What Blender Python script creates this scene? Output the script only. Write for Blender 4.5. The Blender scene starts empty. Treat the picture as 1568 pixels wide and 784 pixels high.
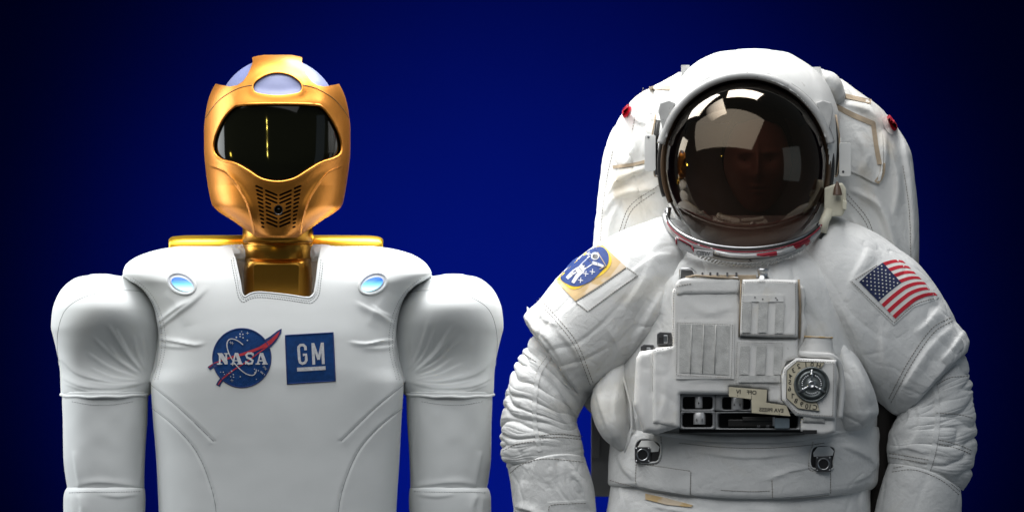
import bpy, bmesh, math, random
import numpy as np
from mathutils import Vector
from mathutils.bvhtree import BVHTree
from mathutils.geometry import delaunay_2d_cdt
random.seed(4)
R = math.radians
scene = bpy.context.scene
COL = scene.collection

# ------------------------------------------------------------------ camera, world, lamps, exposure
S, DIST, ZC = 0.0012, 6.0, 1.35            # metres per unit, camera distance, height of the lens
cam = bpy.data.cameras.new('camera')
cam.sensor_width = 36
cam.lens = 36 * DIST / (1568 * S)
cam.clip_end = 60
camo = bpy.data.objects.new('camera', cam)
camo.location = (0, -DIST, ZC)
camo.rotation_euler = (R(90), 0, 0)
COL.objects.link(camo)
scene.camera = camo

world = bpy.data.worlds.new('World')
scene.world = world
world.use_nodes = True
world.node_tree.nodes['Background'].inputs[0].default_value = (0.80, 0.9, 1.0, 1)
world.node_tree.nodes['Background'].inputs[1].default_value = 0.08

def area(name, loc, target, sx, sy, power, color=(1, 1, 1), spread=180):
    l = bpy.data.lights.new(name, 'AREA')
    l.shape = 'RECTANGLE'; l.size = sx; l.size_y = sy
    l.energy = power; l.color = color; l.spread = R(spread)
    o = bpy.data.objects.new(name, l)
    o.location = loc
    o.rotation_euler = (Vector(target) - Vector(loc)).to_track_quat('-Z', 'Y').to_euler()
    COL.objects.link(o)
    return o

def spot(name, loc, target, power, angle, blend, color, radius=0.1):
    l = bpy.data.lights.new(name, 'SPOT')
    l.energy = power; l.spot_size = R(angle); l.spot_blend = blend; l.color = color
    l.shadow_soft_size = radius
    o = bpy.data.objects.new(name, l)
    o.location = loc
    o.rotation_euler = (Vector(target) - Vector(loc)).to_track_quat('-Z', 'Y').to_euler()
    COL.objects.link(o)

area('silk_overhead', (-0.75, -1.55, 3.40), (-0.08, 0.05, 1.2), 4.8, 2.4, 66, (0.98, 0.99, 1.0), 150)
area('softbox_over_astronaut', (0.47, 0.12, 2.65), (0.42, -0.05, 1.4), 0.60, 0.34, 10, (1, 0.99, 0.98), 140)
area('softbox_over_robot', (-0.43, -0.20, 2.60), (-0.43, -0.08, 1.4), 1.0, 0.6, 7, (1, 1, 1), 76)
area('rim_between', (-0.12, 0.30, 2.25), (-0.05, 0.0, 1.3), 0.5, 0.4, 9.0, (0.97, 0.99, 1.0), 150)
area('side_left', (-1.9, 0.35, 1.70), (-0.5, 0, 1.3), 0.6, 1.6, 15, (0.95, 0.99, 1.0), 140)
area('side_right', (2.2, -0.85, 1.60), (0.6, 0, 1.4), 0.9, 1.1, 0.7, (0.62, 0.80, 1.0), 120)
area('stage_lamp_yellow', (-1.70, -3.9, 2.45), (-0.43, 0, 1.5), 0.06, 0.035, 0.05, (1.0, 0.8, 0.15), 24)
area('stage_lamp_amber', (-2.7, -0.35, 1.62), (-0.5, 0, 1.5), 0.10, 0.12, 0.05, (1.0, 0.75, 0.1), 24)
spot('backdrop_spot', (-0.03, 1.0, 0.2), (-0.03, 4.0, 0.96), 1900, 56, 1.0, (0.5, 0.7, 1.0), 0.3)

scene.view_settings.view_transform = 'Standard'
scene.view_settings.look = 'None'
scene.view_settings.exposure = 0
scene.view_settings.gamma = 1
scene.cycles.max_bounces = 6
scene.cycles.use_denoising = True

# ------------------------------------------------------------------ helpers
def Wd(p):
    p = np.asarray(p, float)
    y = p[..., 1] * S
    t = (DIST + y) / DIST
    return np.stack([(p[..., 0] - 784) * S * t, y, ZC + (392 - p[..., 2]) * S * t], -1)

def pchip(x, y, q):
    x = np.asarray(x, float); y = np.asarray(y, float)
    if y.ndim == 1: y = y[:, None]
    h = np.diff(x)[:, None]; m = np.diff(y, axis=0) / h
    d = np.zeros_like(y)
    d[0] = m[0]; d[-1] = m[-1]
    if len(x) > 2:
        a, b = m[:-1], m[1:]
        s = a * b > 0
        w1 = 2 * h[1:] + h[:-1]; w2 = h[1:] + 2 * h[:-1]
        with np.errstate(all='ignore'):
            hm = (w1 + w2) / (w1 / a + w2 / b)
        d[1:-1] = np.where(s, hm, 0)
    i = np.clip(np.searchsorted(x, q, side='right') - 1, 0, len(x) - 2)
    t = ((q - x[i]) / (x[i + 1] - x[i]))[:, None]
    hh = h[i]
    return ((2*t**3-3*t**2+1)*y[i] + (t**3-2*t**2+t)*hh*d[i] + (-2*t**3+3*t**2)*y[i+1] + (t**3-t**2)*hh*d[i+1])

_rng = np.random.RandomState(7)
_perm = _rng.permutation(256); _perm = np.concatenate([_perm, _perm, _perm])
_g = _rng.normal(size=(256, 3)); _g /= np.linalg.norm(_g, axis=1)[:, None]
def noise(p):
    p = np.asarray(p, float)
    i = np.floor(p).astype(int); f = p - i
    i &= 255
    w = f * f * f * (f * (f * 6 - 15) + 10)
    out = 0
    for a in (0, 1):
        for b in (0, 1):
            for c in (0, 1):
                h = _perm[_perm[_perm[i[..., 0] + a] + i[..., 1] + b] + i[..., 2] + c]
                g = _g[h]
                dd = g[..., 0]*(f[..., 0]-a) + g[..., 1]*(f[..., 1]-b) + g[..., 2]*(f[..., 2]-c)
                out = out + dd * (w[..., 0] if a else 1-w[..., 0]) * (w[..., 1] if b else 1-w[..., 1]) * (w[..., 2] if c else 1-w[..., 2])
    return out * 1.6
def warp(p, k, s, seed=0):
    q = p * s + seed
    return p + k * np.stack([noise(q), noise(q + 31.7), noise(q + 77.3)], -1)
def ridge(p):
    return (1 - np.abs(noise(p))) ** 4
def crumple(P, amp=3.0, scale=55, seed=0, fine=1.0, run=(0.3, 0.95)):
    e = np.array([run[0], 0, run[1]]) / math.hypot(*run)      # the way the creases run
    P = P - 0.62 * (P @ e)[..., None] * e
    p = warp(P, scale * 0.38, 1.0 / (scale * 1.2), seed)
    a = ridge(p / scale + seed) - 0.55
    b = ridge(warp(P, 14, 1/35., seed+5) / (scale * 0.38) + seed + 9) - 0.55
    c = noise(P / 11. + seed)
    m = 0.5 + 0.8 * noise(P / (scale * 1.6) + seed + 3)
    m = np.clip(m, 0.1, 1)
    g = np.clip(0.55 + 1.1 * noise(P / (scale * 2.2) + seed + 40), 0.05, 1)
    return amp * (0.55 * noise(p / (scale * 1.3) + seed) - 0.50 * np.clip(a + 0.1, 0, 1) * g * 1.6 - 0.30 * np.clip(b + 0.1, 0, 1) * m * g * 1.6 + 0.03 * fine * c * m)

def normals(P, closed=True):
    if closed:
        dj = np.roll(P, -1, 1) - np.roll(P, 1, 1)
    else:
        dj = np.gradient(P, axis=1)
    di = np.gradient(P, axis=0)
    n = np.cross(di, dj)
    n /= np.linalg.norm(n, axis=-1)[..., None] + 1e-9
    c = P.mean(axis=1, keepdims=True)
    s = np.sign((n * (P - c)).sum(-1).mean())
    return n * (s if s else 1)

def seg_dist(u, v, poly, closed=False):
    """distance to a polyline, signed side and parameter 0..1 of the nearest point"""
    pts = np.asarray(poly, float)
    if closed: pts = np.vstack([pts, pts[:1]])
    best = np.full(u.shape, 1e9); side = np.zeros(u.shape); par = np.zeros(u.shape)
    L = np.r_[0, np.cumsum(np.linalg.norm(np.diff(pts, axis=0), axis=1))]
    for k in range(len(pts) - 1):
        a, b = pts[k], pts[k+1]; ab = b - a; l2 = (ab**2).sum() + 1e-9
        t = np.clip(((u-a[0])*ab[0] + (v-a[1])*ab[1]) / l2, 0, 1)
        du = u - a[0] - t*ab[0]; dv = v - a[1] - t*ab[1]
        d = np.hypot(du, dv)
        m = d < best
        best = np.where(m, d, best)
        side = np.where(m, np.sign(ab[0]*(v-a[1]) - ab[1]*(u-a[0])), side)
        par = np.where(m, (L[k] + t*(L[k+1]-L[k])) / L[-1], par)
    return best, side, par

def smooth_poly(pts, step=2.0, closed=False):
    p = np.asarray(pts, float)
    if closed: p = np.vstack([p[-1:], p, p[:2]])
    else: p = np.vstack([2*p[0]-p[1], p, 2*p[-1]-p[-2]])
    out = []
    for k in range(1, len(p) - 2):
        a, b, c, d = p[k-1:k+3]
        n = max(1, int(np.linalg.norm(c-b) / step))
        for i in range(n):
            t = i / n
            out.append(0.5*((2*b) + (-a+c)*t + (2*a-5*b+4*c-d)*t*t + (-a+3*b-3*c+d)*t**3))
    if not closed: out.append(p[-2])
    return np.array(out)

def folds(P, lst):
    """cloth folds drawn as strokes on the side that faces the front: (points, width, height[, sharp])"""
    N = normals(P)
    u, v = P[..., 0], P[..., 2]
    front = np.clip(-N[..., 1] * 3 + 0.3, 0, 1)
    H = np.zeros(u.shape)
    for st in lst:
        pts, w, a = st[:3]
        q = st[3] if len(st) > 3 else 1
        pl = smooth_poly(pts, 8)
        d, s, t = seg_dist(u, v, pl)
        x = d * s
        taper = np.sin(np.clip(t, 0.02, 0.98) * math.pi) ** 0.6
        end = np.where((t <= 0) | (t >= 1), 0.5, 1)
        if q:
            prof = np.where(x > 0, np.exp(-(x/(w*0.45))**2), np.exp(-(x/(w*1.3))**2))
        else:
            prof = np.exp(-(x/w)**2)
        H += a * prof * taper * end
    return P + N * (H * front)[..., None]

def pair_loft(keys, nr, nc, n=2.0, cap0='round', cap1='round', back=None):
    """keys: (uA, vA, uB, vB, dc, hd[, n]) sections from edge point A to edge point B."""
    K = np.array([list(k) + ([n] if len(k) == 6 else []) for k in keys], float)
    mid = (K[:, :2] + K[:, 2:4]) / 2
    L = np.r_[0, np.cumsum(np.maximum(1.0, 0.5*(np.linalg.norm(np.diff(K[:, :2], axis=0), axis=1) + np.linalg.norm(np.diff(K[:, 2:4], axis=0), axis=1))))]
    q = np.linspace(0, L[-1], nr)
    V = pchip(L, K, q)
    th = np.linspace(0, 2*math.pi, nc, endpoint=False)
    c, s = np.cos(th), np.sin(th)
    e = 2.0 / V[:, 6:7]
    cc = np.sign(c)[None] * np.abs(c)[None] ** e
    ss = np.sign(s)[None] * np.abs(s)[None] ** e
    cu = (V[:, 0:1]+V[:, 2:3])/2; cv = (V[:, 1:2]+V[:, 3:4])/2
    hu = (V[:, 2:3]-V[:, 0:1])/2; hv = (V[:, 3:4]-V[:, 1:2])/2
    hd = V[:, 5:6] * np.ones_like(ss)
    if back is not None:
        hd = np.where(ss > 0, hd * back, hd)
    P = np.stack([cu + hu*cc, V[:, 4:5] + hd*ss, cv + hv*cc], -1)
    par = np.linspace(0, 1, nr)[:, None] * np.ones((1, nc)), th[None] * np.ones((nr, 1))
    return P, par

def finish(P, cap0='flat', cap1='flat', tuck=10, wall=4):
    """adds closing rings to a tube grid"""
    def cap(ring, nxt, mode):
        c = ring.mean(0)
        ax = c - nxt.mean(0); ax /= np.linalg.norm(ax) + 1e-9
        if mode == 'open':
            r1 = c + (ring - c) * 1.0 + ax * 0
            k = wall / max(20, np.linalg.norm(ring - c, axis=1).mean())
            a = c + (ring - c) * (1 - k*0.5) + ax * wall * 0.5
            b = c + (ring - c) * (1 - k*1.2) - ax * wall * 0.3
            d = c + (ring - c) * (1 - k*1.6) - ax * tuck
            return [a, b, d, d*0 + d.mean(0)]
        if mode == 'round':
            out = []
            rr = np.linalg.norm(ring - c, axis=1).mean()
            for t in (0.25, 0.5, 0.7, 0.85, 0.95, 1.0):
                out.append(c + (ring-c)*math.sqrt(max(0, 1-t*t)) + ax*tuck*t)
            return out
        return [c + (ring-c)*0.5, ring*0 + c]
    A = cap(P[0], P[2], cap0)[::-1]
    B = cap(P[-1], P[-3], cap1)
    return np.concatenate([np.array(A), P, np.array(B)], 0)

def grid_faces(nr, nc, closed=True):
    i = np.arange(nr - 1)[:, None]; j = np.arange(nc if closed else nc - 1)[None]
    j2 = (j + 1) % nc
    return np.stack([i*nc + j, i*nc + j2, (i+1)*nc + j2, (i+1)*nc + j], -1).reshape(-1, 4)

ROOTS = {}
def make(name, verts, faces, mat, parent=None, label=None, kind=None, smooth=True, world_space=False):
    """verts in scene units (u right, d depth, v down) -> one mesh object"""
    w = np.asarray(verts, float) if world_space else Wd(verts)
    root = parent
    while root is not None and root.parent is not None: root = root.parent
    if root is not None: w = w - np.array(root.location)
    me = bpy.data.meshes.new(name)
    if isinstance(faces, np.ndarray):
        f = faces
        a, b, c = w[f[:, 0]], w[f[:, 1]], w[f[:, 2]]
        vol = (a * np.cross(b, c)).sum()
        if f.shape[1] == 4:
            dd = w[f[:, 3]]; vol += (a * np.cross(c, dd)).sum()
        if vol < 0: f = f[:, ::-1]
        k = f.shape[1]
        me.vertices.add(len(w)); me.vertices.foreach_set('co', w.ravel())
        me.loops.add(f.size); me.loops.foreach_set('vertex_index', np.ascontiguousarray(f).ravel().astype(np.int32))
        me.polygons.add(len(f)); me.polygons.foreach_set('loop_start', np.arange(0, f.size, k, dtype=np.int32))
        me.update(calc_edges=True); me.validate()
    else:
        me.from_pydata([tuple(x) for x in w], [], [tuple(int(i) for i in x) for x in faces])
        bm = bmesh.new(); bm.from_mesh(me); bmesh.ops.recalc_face_normals(bm, faces=bm.faces); bm.to_mesh(me); bm.free()
    if smooth:
        me.polygons.foreach_set('use_smooth', [True] * len(me.polygons))
    me.materials.append(mat)
    o = bpy.data.objects.new(name, me)
    COL.objects.link(o)
    if parent is not None: o.parent = parent
    if label: o['label'] = label
    if kind: o['kind'] = kind
    return o

def tube_obj(name, P, mat, parent, caps=('flat', 'flat'), tuck=10, wall=4, **kw):
    Q = finish(P, caps[0], caps[1], tuck, wall)
    return make(name, Q.reshape(-1, 3), grid_faces(Q.shape[0], Q.shape[1]), mat, parent, **kw)

class Host:
    """a surface that seams and patches are laid on"""
    def __init__(self, *grids):
        V, F, o = [], [], 0
        for P in grids:
            V.append(P.reshape(-1, 3)); F.append(grid_faces(P.shape[0], P.shape[1]) + o); o += P.shape[0]*P.shape[1]
        self.t = BVHTree.FromPolygons(np.concatenate(V).tolist(), np.concatenate(F).tolist())
    def __call__(self, u, v, default=None):
        h = self.t.ray_cast(Vector((u, -900, v)), Vector((0, 1, 0)))
        if h[0] is not None: return h[0].y
        p = self.t.find_nearest(Vector((u, 0, v)))[0]
        return p.y if default is None else default
class Flat:
    def __init__(self, d, ku=0, kv=0, u0=0, v0=0): self.a = (d, ku, kv, u0, v0)
    def __call__(self, u, v): return self.a[0] + self.a[1]*(u-self.a[3]) + self.a[2]*(v-self.a[4])

def sweep(pts, r, ns=6, closed=False, flat=1.0, taper=False):
    """round cord along points (u,d,v); returns verts, faces"""
    p = np.asarray(pts, float); n = len(p)
    T = (np.roll(p, -1, 0) - np.roll(p, 1, 0)) if closed else np.gradient(p, axis=0)
    T /= np.linalg.norm(T, axis=1)[:, None] + 1e-9
    ref = np.array([0, 1.0, 0]) * np.ones((n, 1))
    A = np.cross(T, ref); l = np.linalg.norm(A, axis=1)
    A[l < 0.05] = np.cross(T[l < 0.05], [1.0, 0, 0]); A /= np.linalg.norm(A, axis=1)[:, None]
    B = np.cross(A, T)
    rr = np.ones(n) * r
    if taper: rr = rr * np.sin(np.linspace(0.15, math.pi-0.15, n)) ** 0.5
    th = np.linspace(0, 2*math.pi, ns, endpoint=False) + math.pi/ns
    V = p[:, None] + rr[:, None, None]*(A[:, None]*np.cos(th)[None, :, None] + B[:, None]*(np.sin(th)*flat)[None, :, None])
    F = grid_faces(n, ns)
    V = V.reshape(-1, 3)
    if closed:
        j = np.arange(ns); F = np.vstack([F, np.stack([(n-1)*ns+j, (n-1)*ns+(j+1) % ns, (j+1) % ns, j], -1)])
        return V, F
    c0, c1 = len(V), len(V)+1
    V = np.vstack([V, p[:1], p[-1:]])
    j = np.arange(ns)
    F = np.vstack([F, np.stack([j*0+c0, (j+1) % ns, j, j*0+c0], -1), np.stack([j*0+c1, (n-1)*ns+j, (n-1)*ns+(j+1) % ns, j*0+c1], -1)])
    return V, F
def join(parts):
    V, F, o = [], [], 0
    for v, f in parts:
        V.append(v); F.extend([tuple(int(a)+o for a in dict.fromkeys(list(x))) for x in f]); o += len(v)
    return np.concatenate(V), F

def cord(name, pts, r, mat, parent, closed=False, ns=6, flat=1.0, taper=False, **kw):
    v, f = sweep(pts, r, ns, closed, flat, taper)
    v, f = join([(v, f)])
    return make(name, v, f, mat, parent, **kw)
def on(host, poly, lift=0.0, step=2.0, closed=False):
    q = smooth_poly(poly, step, closed)
    return np.array([(a, host(a, b) - lift, b) for a, b in q])
def smooth_d(p, k=3, closed=False):
    d = p[:, 1].copy()
    for _ in range(k):
        e = np.r_[d[:1], d, d[-1:]] if not closed else np.r_[d[-1:], d, d[:1]]
        d = (e[:-2] + 2*e[1:-1] + e[2:]) / 4
    p = p.copy(); p[:, 1] = d
    return p
def seam(name, host, polys, mat, parent, r=0.45, dash=None, lift=0.15, **kw):
    if mat is M_thread: r *= 1.35
    """stitched lines laid on a surface; dash = (length, gap) draws separate stitches"""
    parts = []
    for poly in polys:
        p = on(host, poly, lift, 1.5 if dash else 3.0)
        if dash:
            L = np.r_[0, np.cumsum(np.linalg.norm(np.diff(p[:, [0, 2]], axis=0), axis=1))]
            s = 0
            while s < L[-1] - dash[0]:
                q = np.linspace(s, s + dash[0], 3)
                parts.append(sweep(np.stack([np.interp(q, L, p[:, k]) for k in range(3)], -1), r, 4))
                s += dash[0] + dash[1]
        else:
            parts.append(sweep(p, r, 5))
    v, f = join(parts)
    if dash: kw['kind'] = 'stuff'
    return make(name, v, f, mat, parent, **kw)

def in_poly(u, v, poly):
    p = np.asarray(poly, float); r = np.zeros(u.shape, bool)
    j = len(p) - 1
    for i in range(len(p)):
        c = (p[i, 1] > v) != (p[j, 1] > v)
        with np.errstate(all='ignore'):
            x = (p[j, 0]-p[i, 0])*(v-p[i, 1])/(p[j, 1]-p[i, 1]) + p[i, 0]
        r ^= c & (u < x); j = i
    return r
def fill(poly, step=4.0, smooth=False):
    """triangulated polygon with inner points: verts2d, faces"""
    p = smooth_poly(poly, step, True) if smooth else None
    if p is None:
        a = np.asarray(poly, float); out = []
        for k in range(len(a)):
            b = a[(k+1) % len(a)]; n = max(1, int(np.linalg.norm(b-a[k]) / step))
            out += [a[k] + (b-a[k])*i/n for i in range(n)]
        p = np.array(out)
    lo, hi = p.min(0), p.max(0)
    gu, gv = np.meshgrid(np.arange(lo[0]+step/2, hi[0], step), np.arange(lo[1]+step/2, hi[1], step))
    gu = gu.ravel(); gv = gv.ravel()
    m = in_poly(gu, gv, p)
    if m.any():
        d, _, _ = seg_dist(gu, gv, p, True); m &= d > step*0.45
    pts = [Vector(x) for x in p] + [Vector((a, b)) for a, b in zip(gu[m], gv[m])]
    n = len(p)
    vs, es, fs, *_ = delaunay_2d_cdt(pts, [(i, (i+1) % n) for i in range(n)], [list(range(n))], 1, 1e-5)
    return np.array([(x.x, x.y) for x in vs]), [tuple(f) for f in fs], p
def ribbon(pts, w, smooth=False, step=3, w1=None):
    p = smooth_poly(pts, step) if smooth else np.asarray(pts, float)
    if not smooth:
        q = []
        for k in range(len(p)-1):
            n = max(1, int(np.linalg.norm(p[k+1]-p[k])/3.5)); q += [p[k] + (p[k+1]-p[k])*i/n for i in range(n)]
        p = np.array(q + [p[-1]])
    T = np.gradient(p, axis=0); T /= np.linalg.norm(T, axis=1)[:, None] + 1e-9
    nrm = np.stack([-T[:, 1], T[:, 0]], -1)
    ww = np.linspace(w, w if w1 is None else w1, len(p))[:, None] / 2
    v = np.vstack([p + nrm*ww, p - nrm*ww]); n = len(p)
    return v, [(i, i+1, n+i+1, n+i) for i in range(n-1)]
def drape(name, shapes, host, mat, parent, off=0.6, thick=0.6, jitter=0.0, dfun=None, **kw):
    V, F = [], []; o = 0; jt = 0
    for sh in shapes:
        v2, f = sh[0], sh[1]
        d = np.array([host(a, b) for a, b in v2]) - off
        top = np.stack([v2[:, 0], d - thick - jt, v2[:, 1]], -1)
        bot = top.copy(); bot[:, 1] = d + 0.8
        n = len(v2)
        cnt = {}
        for q in f:
            for a, b in zip(q, q[1:] + q[:1]): cnt[(a, b)] = 1
        V.append(top); V.append(bot)
        F += [tuple(x+o for x in q) for q in f]
        for (a, b) in cnt:
            if (b, a) not in cnt: F.append((b+o, a+o, a+o+n, b+o+n))
        o += 2*n; jt += jitter
    o = make(name, np.concatenate(V), F, mat, parent, **kw)
    o.data.set_sharp_from_angle(angle=R(50))
    return o

def pad(name, poly, dfront, dback, mat, parent, round_=4.0, amp=0.6, step=4.0, smooth=False, seed=0, bulge=0.0, ku=0.0, kv=0.0, fold=None, scale=40, **kw):
    """soft panel: rounded edges, slightly crumpled front, real thickness"""
    v2, f, p = fill(poly, step, smooth)
    dist, _, _ = seg_dist(v2[:, 0], v2[:, 1], p, True)
    dist[:len(p)] = 0
    t = np.clip(dist / max(round_, 0.01), 0, 1)
    prof = np.sqrt(np.clip(1 - (1-t)**2, 0, 1))
    c = v2.mean(0)
    base = dfront + ku*(v2[:, 0]-c[0]) + kv*(v2[:, 1]-c[1])
    d = base + round_*(1-prof)
    if bulge:
        mx = dist.max(); d -= bulge*(1-(1-dist/mx)**2)
    P3 = np.stack([v2[:, 0], d*0, v2[:, 1]], -1)
    if amp: d -= crumple(P3, amp*2.5, scale, seed) * t
    if fold:
        for st in fold:
            pl = smooth_poly(st[0], 6); dd, s, tt = seg_dist(v2[:, 0], v2[:, 1], pl); x = dd*s
            d -= st[2]*np.where(x > 0, np.exp(-(x/(st[1]*.45))**2), np.exp(-(x/(st[1]*1.3))**2))*np.sin(np.clip(tt, .02, .98)*math.pi)**.6*t
    top = np.stack([v2[:, 0], d, v2[:, 1]], -1)
    n = len(top)
    edge = {}
    for q in f:
        for a, b in zip(q, q[1:] + q[:1]): edge[(a, b)] = 1
    be = [(a, b) for (a, b) in edge if (b, a) not in edge]
    bot = top.copy(); bot[:, 1] = dback
    F = list(f) + [(b, a, a+n, b+n) for a, b in be] + [tuple(x+n for x in q[::-1]) for q in f]
    o = make(name, np.vstack([top, bot]), F, mat, parent, **kw)
    me = o.data
    def host(a, b, T=(v2, d)):
        k = np.argmin((T[0][:, 0]-a)**2 + (T[0][:, 1]-b)**2); return float(T[1][k])
    o_host[o.name] = host
    return o
o_host = {}

def prism(name, poly, d0, d1, mat, parent, bevel=0.8, hole=None, smooth=False, **kw):
    """hard plate or block with bevelled edges"""
    bm = bmesh.new()
    vs = [bm.verts.new((a, d0, b)) for a, b in poly]
    f = bm.faces.new(vs)
    r = bmesh.ops.extrude_face_region(bm, geom=[f])
    for e in r['geom']:
        if isinstance(e, bmesh.types.BMVert): e.co.y = d1
    bm.normal_update()
    if bevel: bmesh.ops.bevel(bm, geom=list(bm.edges), offset=bevel, segments=2, profile=0.6, affect='EDGES', clamp_overlap=True)
    bm.verts.index_update()
    v = np.array([x.co[:] for x in bm.verts]); F = [tuple(w.index for w in f.verts) for f in bm.faces]
    bm.free()
    return make(name, v, F, mat, parent, smooth=smooth, **kw)
def box(u0, v0, u1, v1): return [(u0, v0), (u1, v0), (u1, v1), (u0, v1)]
def rbox(u0, v0, u1, v1, r, n=4):
    out = []
    for cx, cy, a0 in ((u1-r, v0+r, -90), (u1-r, v1-r, 0), (u0+r, v1-r, 90), (u0+r, v0+r, 180)):
        for i in range(n+1):
            a = R(a0 + 90*i/n); out.append((cx + r*math.cos(a), cy + r*math.sin(a)))
    return out
def ell(cu, cv, ru, rv, n=40, rot=0, a0=0, a1=360):
    out = []
    for i in range(n if a1-a0 == 360 else n+1):
        a = R(a0 + (a1-a0)*i/n); x, y = ru*math.cos(a), rv*math.sin(a); c, s = math.cos(R(rot)), math.sin(R(rot))
        out.append((cu + x*c - y*s, cv + x*s + y*c))
    return out
def disc(name, cu, cv, rings, mat, parent, n=40, ru=1.0, rv=1.0, rot=0, **kw):
    """turned part that faces the front: rings = [(radius, depth), ...]"""
    G = []
    for r, d in rings:
        e = ell(cu, cv, max(r, 1e-3)*ru, max(r, 1e-3)*rv, n, rot)
        G.append([(a, d, b) for a, b in e])
    G = np.array(G)
    return make(name, G.reshape(-1, 3), grid_faces(len(rings), n), mat, parent, **kw)
def upright(name, cu, cd, prof, mat, parent, n=48, flat=1.0, **kw):
    """turned part with an upright axis: prof = [(radius, v), ...]"""
    G = np.array([[(cu + r*math.cos(2*math.pi*k/n), cd + flat*r*math.sin(2*math.pi*k/n), v) for k in range(n)] for r, v in prof])
    return make(name, G.reshape(-1, 3), grid_faces(len(prof), n), mat, parent, **kw)

_tx = {}
def text2d(s, size, cu, cv, mirror=False, rot=0, sx=1.0):
    key = s
    if key not in _tx:
        c = bpy.data.curves.new('lettering', 'FONT'); c.body = s; c.size = 1; c.resolution_u = 3
        c.align_x = 'CENTER'; c.align_y = 'CENTER'; c.offset = 0.022
        o = bpy.data.objects.new('lettering', c); COL.objects.link(o)
        bpy.context.view_layer.update()
        me = bpy.data.meshes.new_from_object(o.evaluated_get(bpy.context.evaluated_depsgraph_get()))
        v = np.array([(x.co.x, x.co.y) for x in me.vertices]); f = [tuple(p.vertices) for p in me.polygons]
        bpy.data.objects.remove(o); bpy.data.curves.remove(c); bpy.data.meshes.remove(me)
        v -= (v.min(0) + v.max(0)) / 2
        _tx[key] = (v, f)
    v, f = _tx[key]
    x = v[:, 0]*size*sx*(-1 if mirror else 1); y = -v[:, 1]*size
    c, q = math.cos(R(rot)), math.sin(R(rot))
    return np.stack([cu + x*c - y*q, cv + x*q + y*c], -1), f

def boolean(o, cutters):
    for c in cutters:
        m = o.modifiers.new('cut', 'BOOLEAN'); m.operation = 'DIFFERENCE'; m.solver = 'EXACT'; m.object = c; m.use_self = False
    bpy.context.view_layer.update()
    me = bpy.data.meshes.new_from_object(o.evaluated_get(bpy.context.evaluated_depsgraph_get()))
    nm = o.data.name; o.modifiers.clear(); o.data = me; me.name = nm
    for c in cutters: bpy.data.objects.remove(c)
def sharp(o, deg=35):
    o.data.shade_flat() if False else None
    o.data.polygons.foreach_set('use_smooth', [True]*len(o.data.polygons))
    o.data.set_sharp_from_angle(angle=R(deg))
def cutter(poly, d0, d1, parent):
    return prism('cutter', poly, d0, d1, MAT0, parent, bevel=0)

def empty(name, u, v, label, cat, group=None):
    o = bpy.data.objects.new(name, None)
    o.location = tuple(Wd(np.array([u, 0, v])))
    COL.objects.link(o); o['label'] = label; o['category'] = cat
    bpy.context.view_layer.update()
    return o

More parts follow.
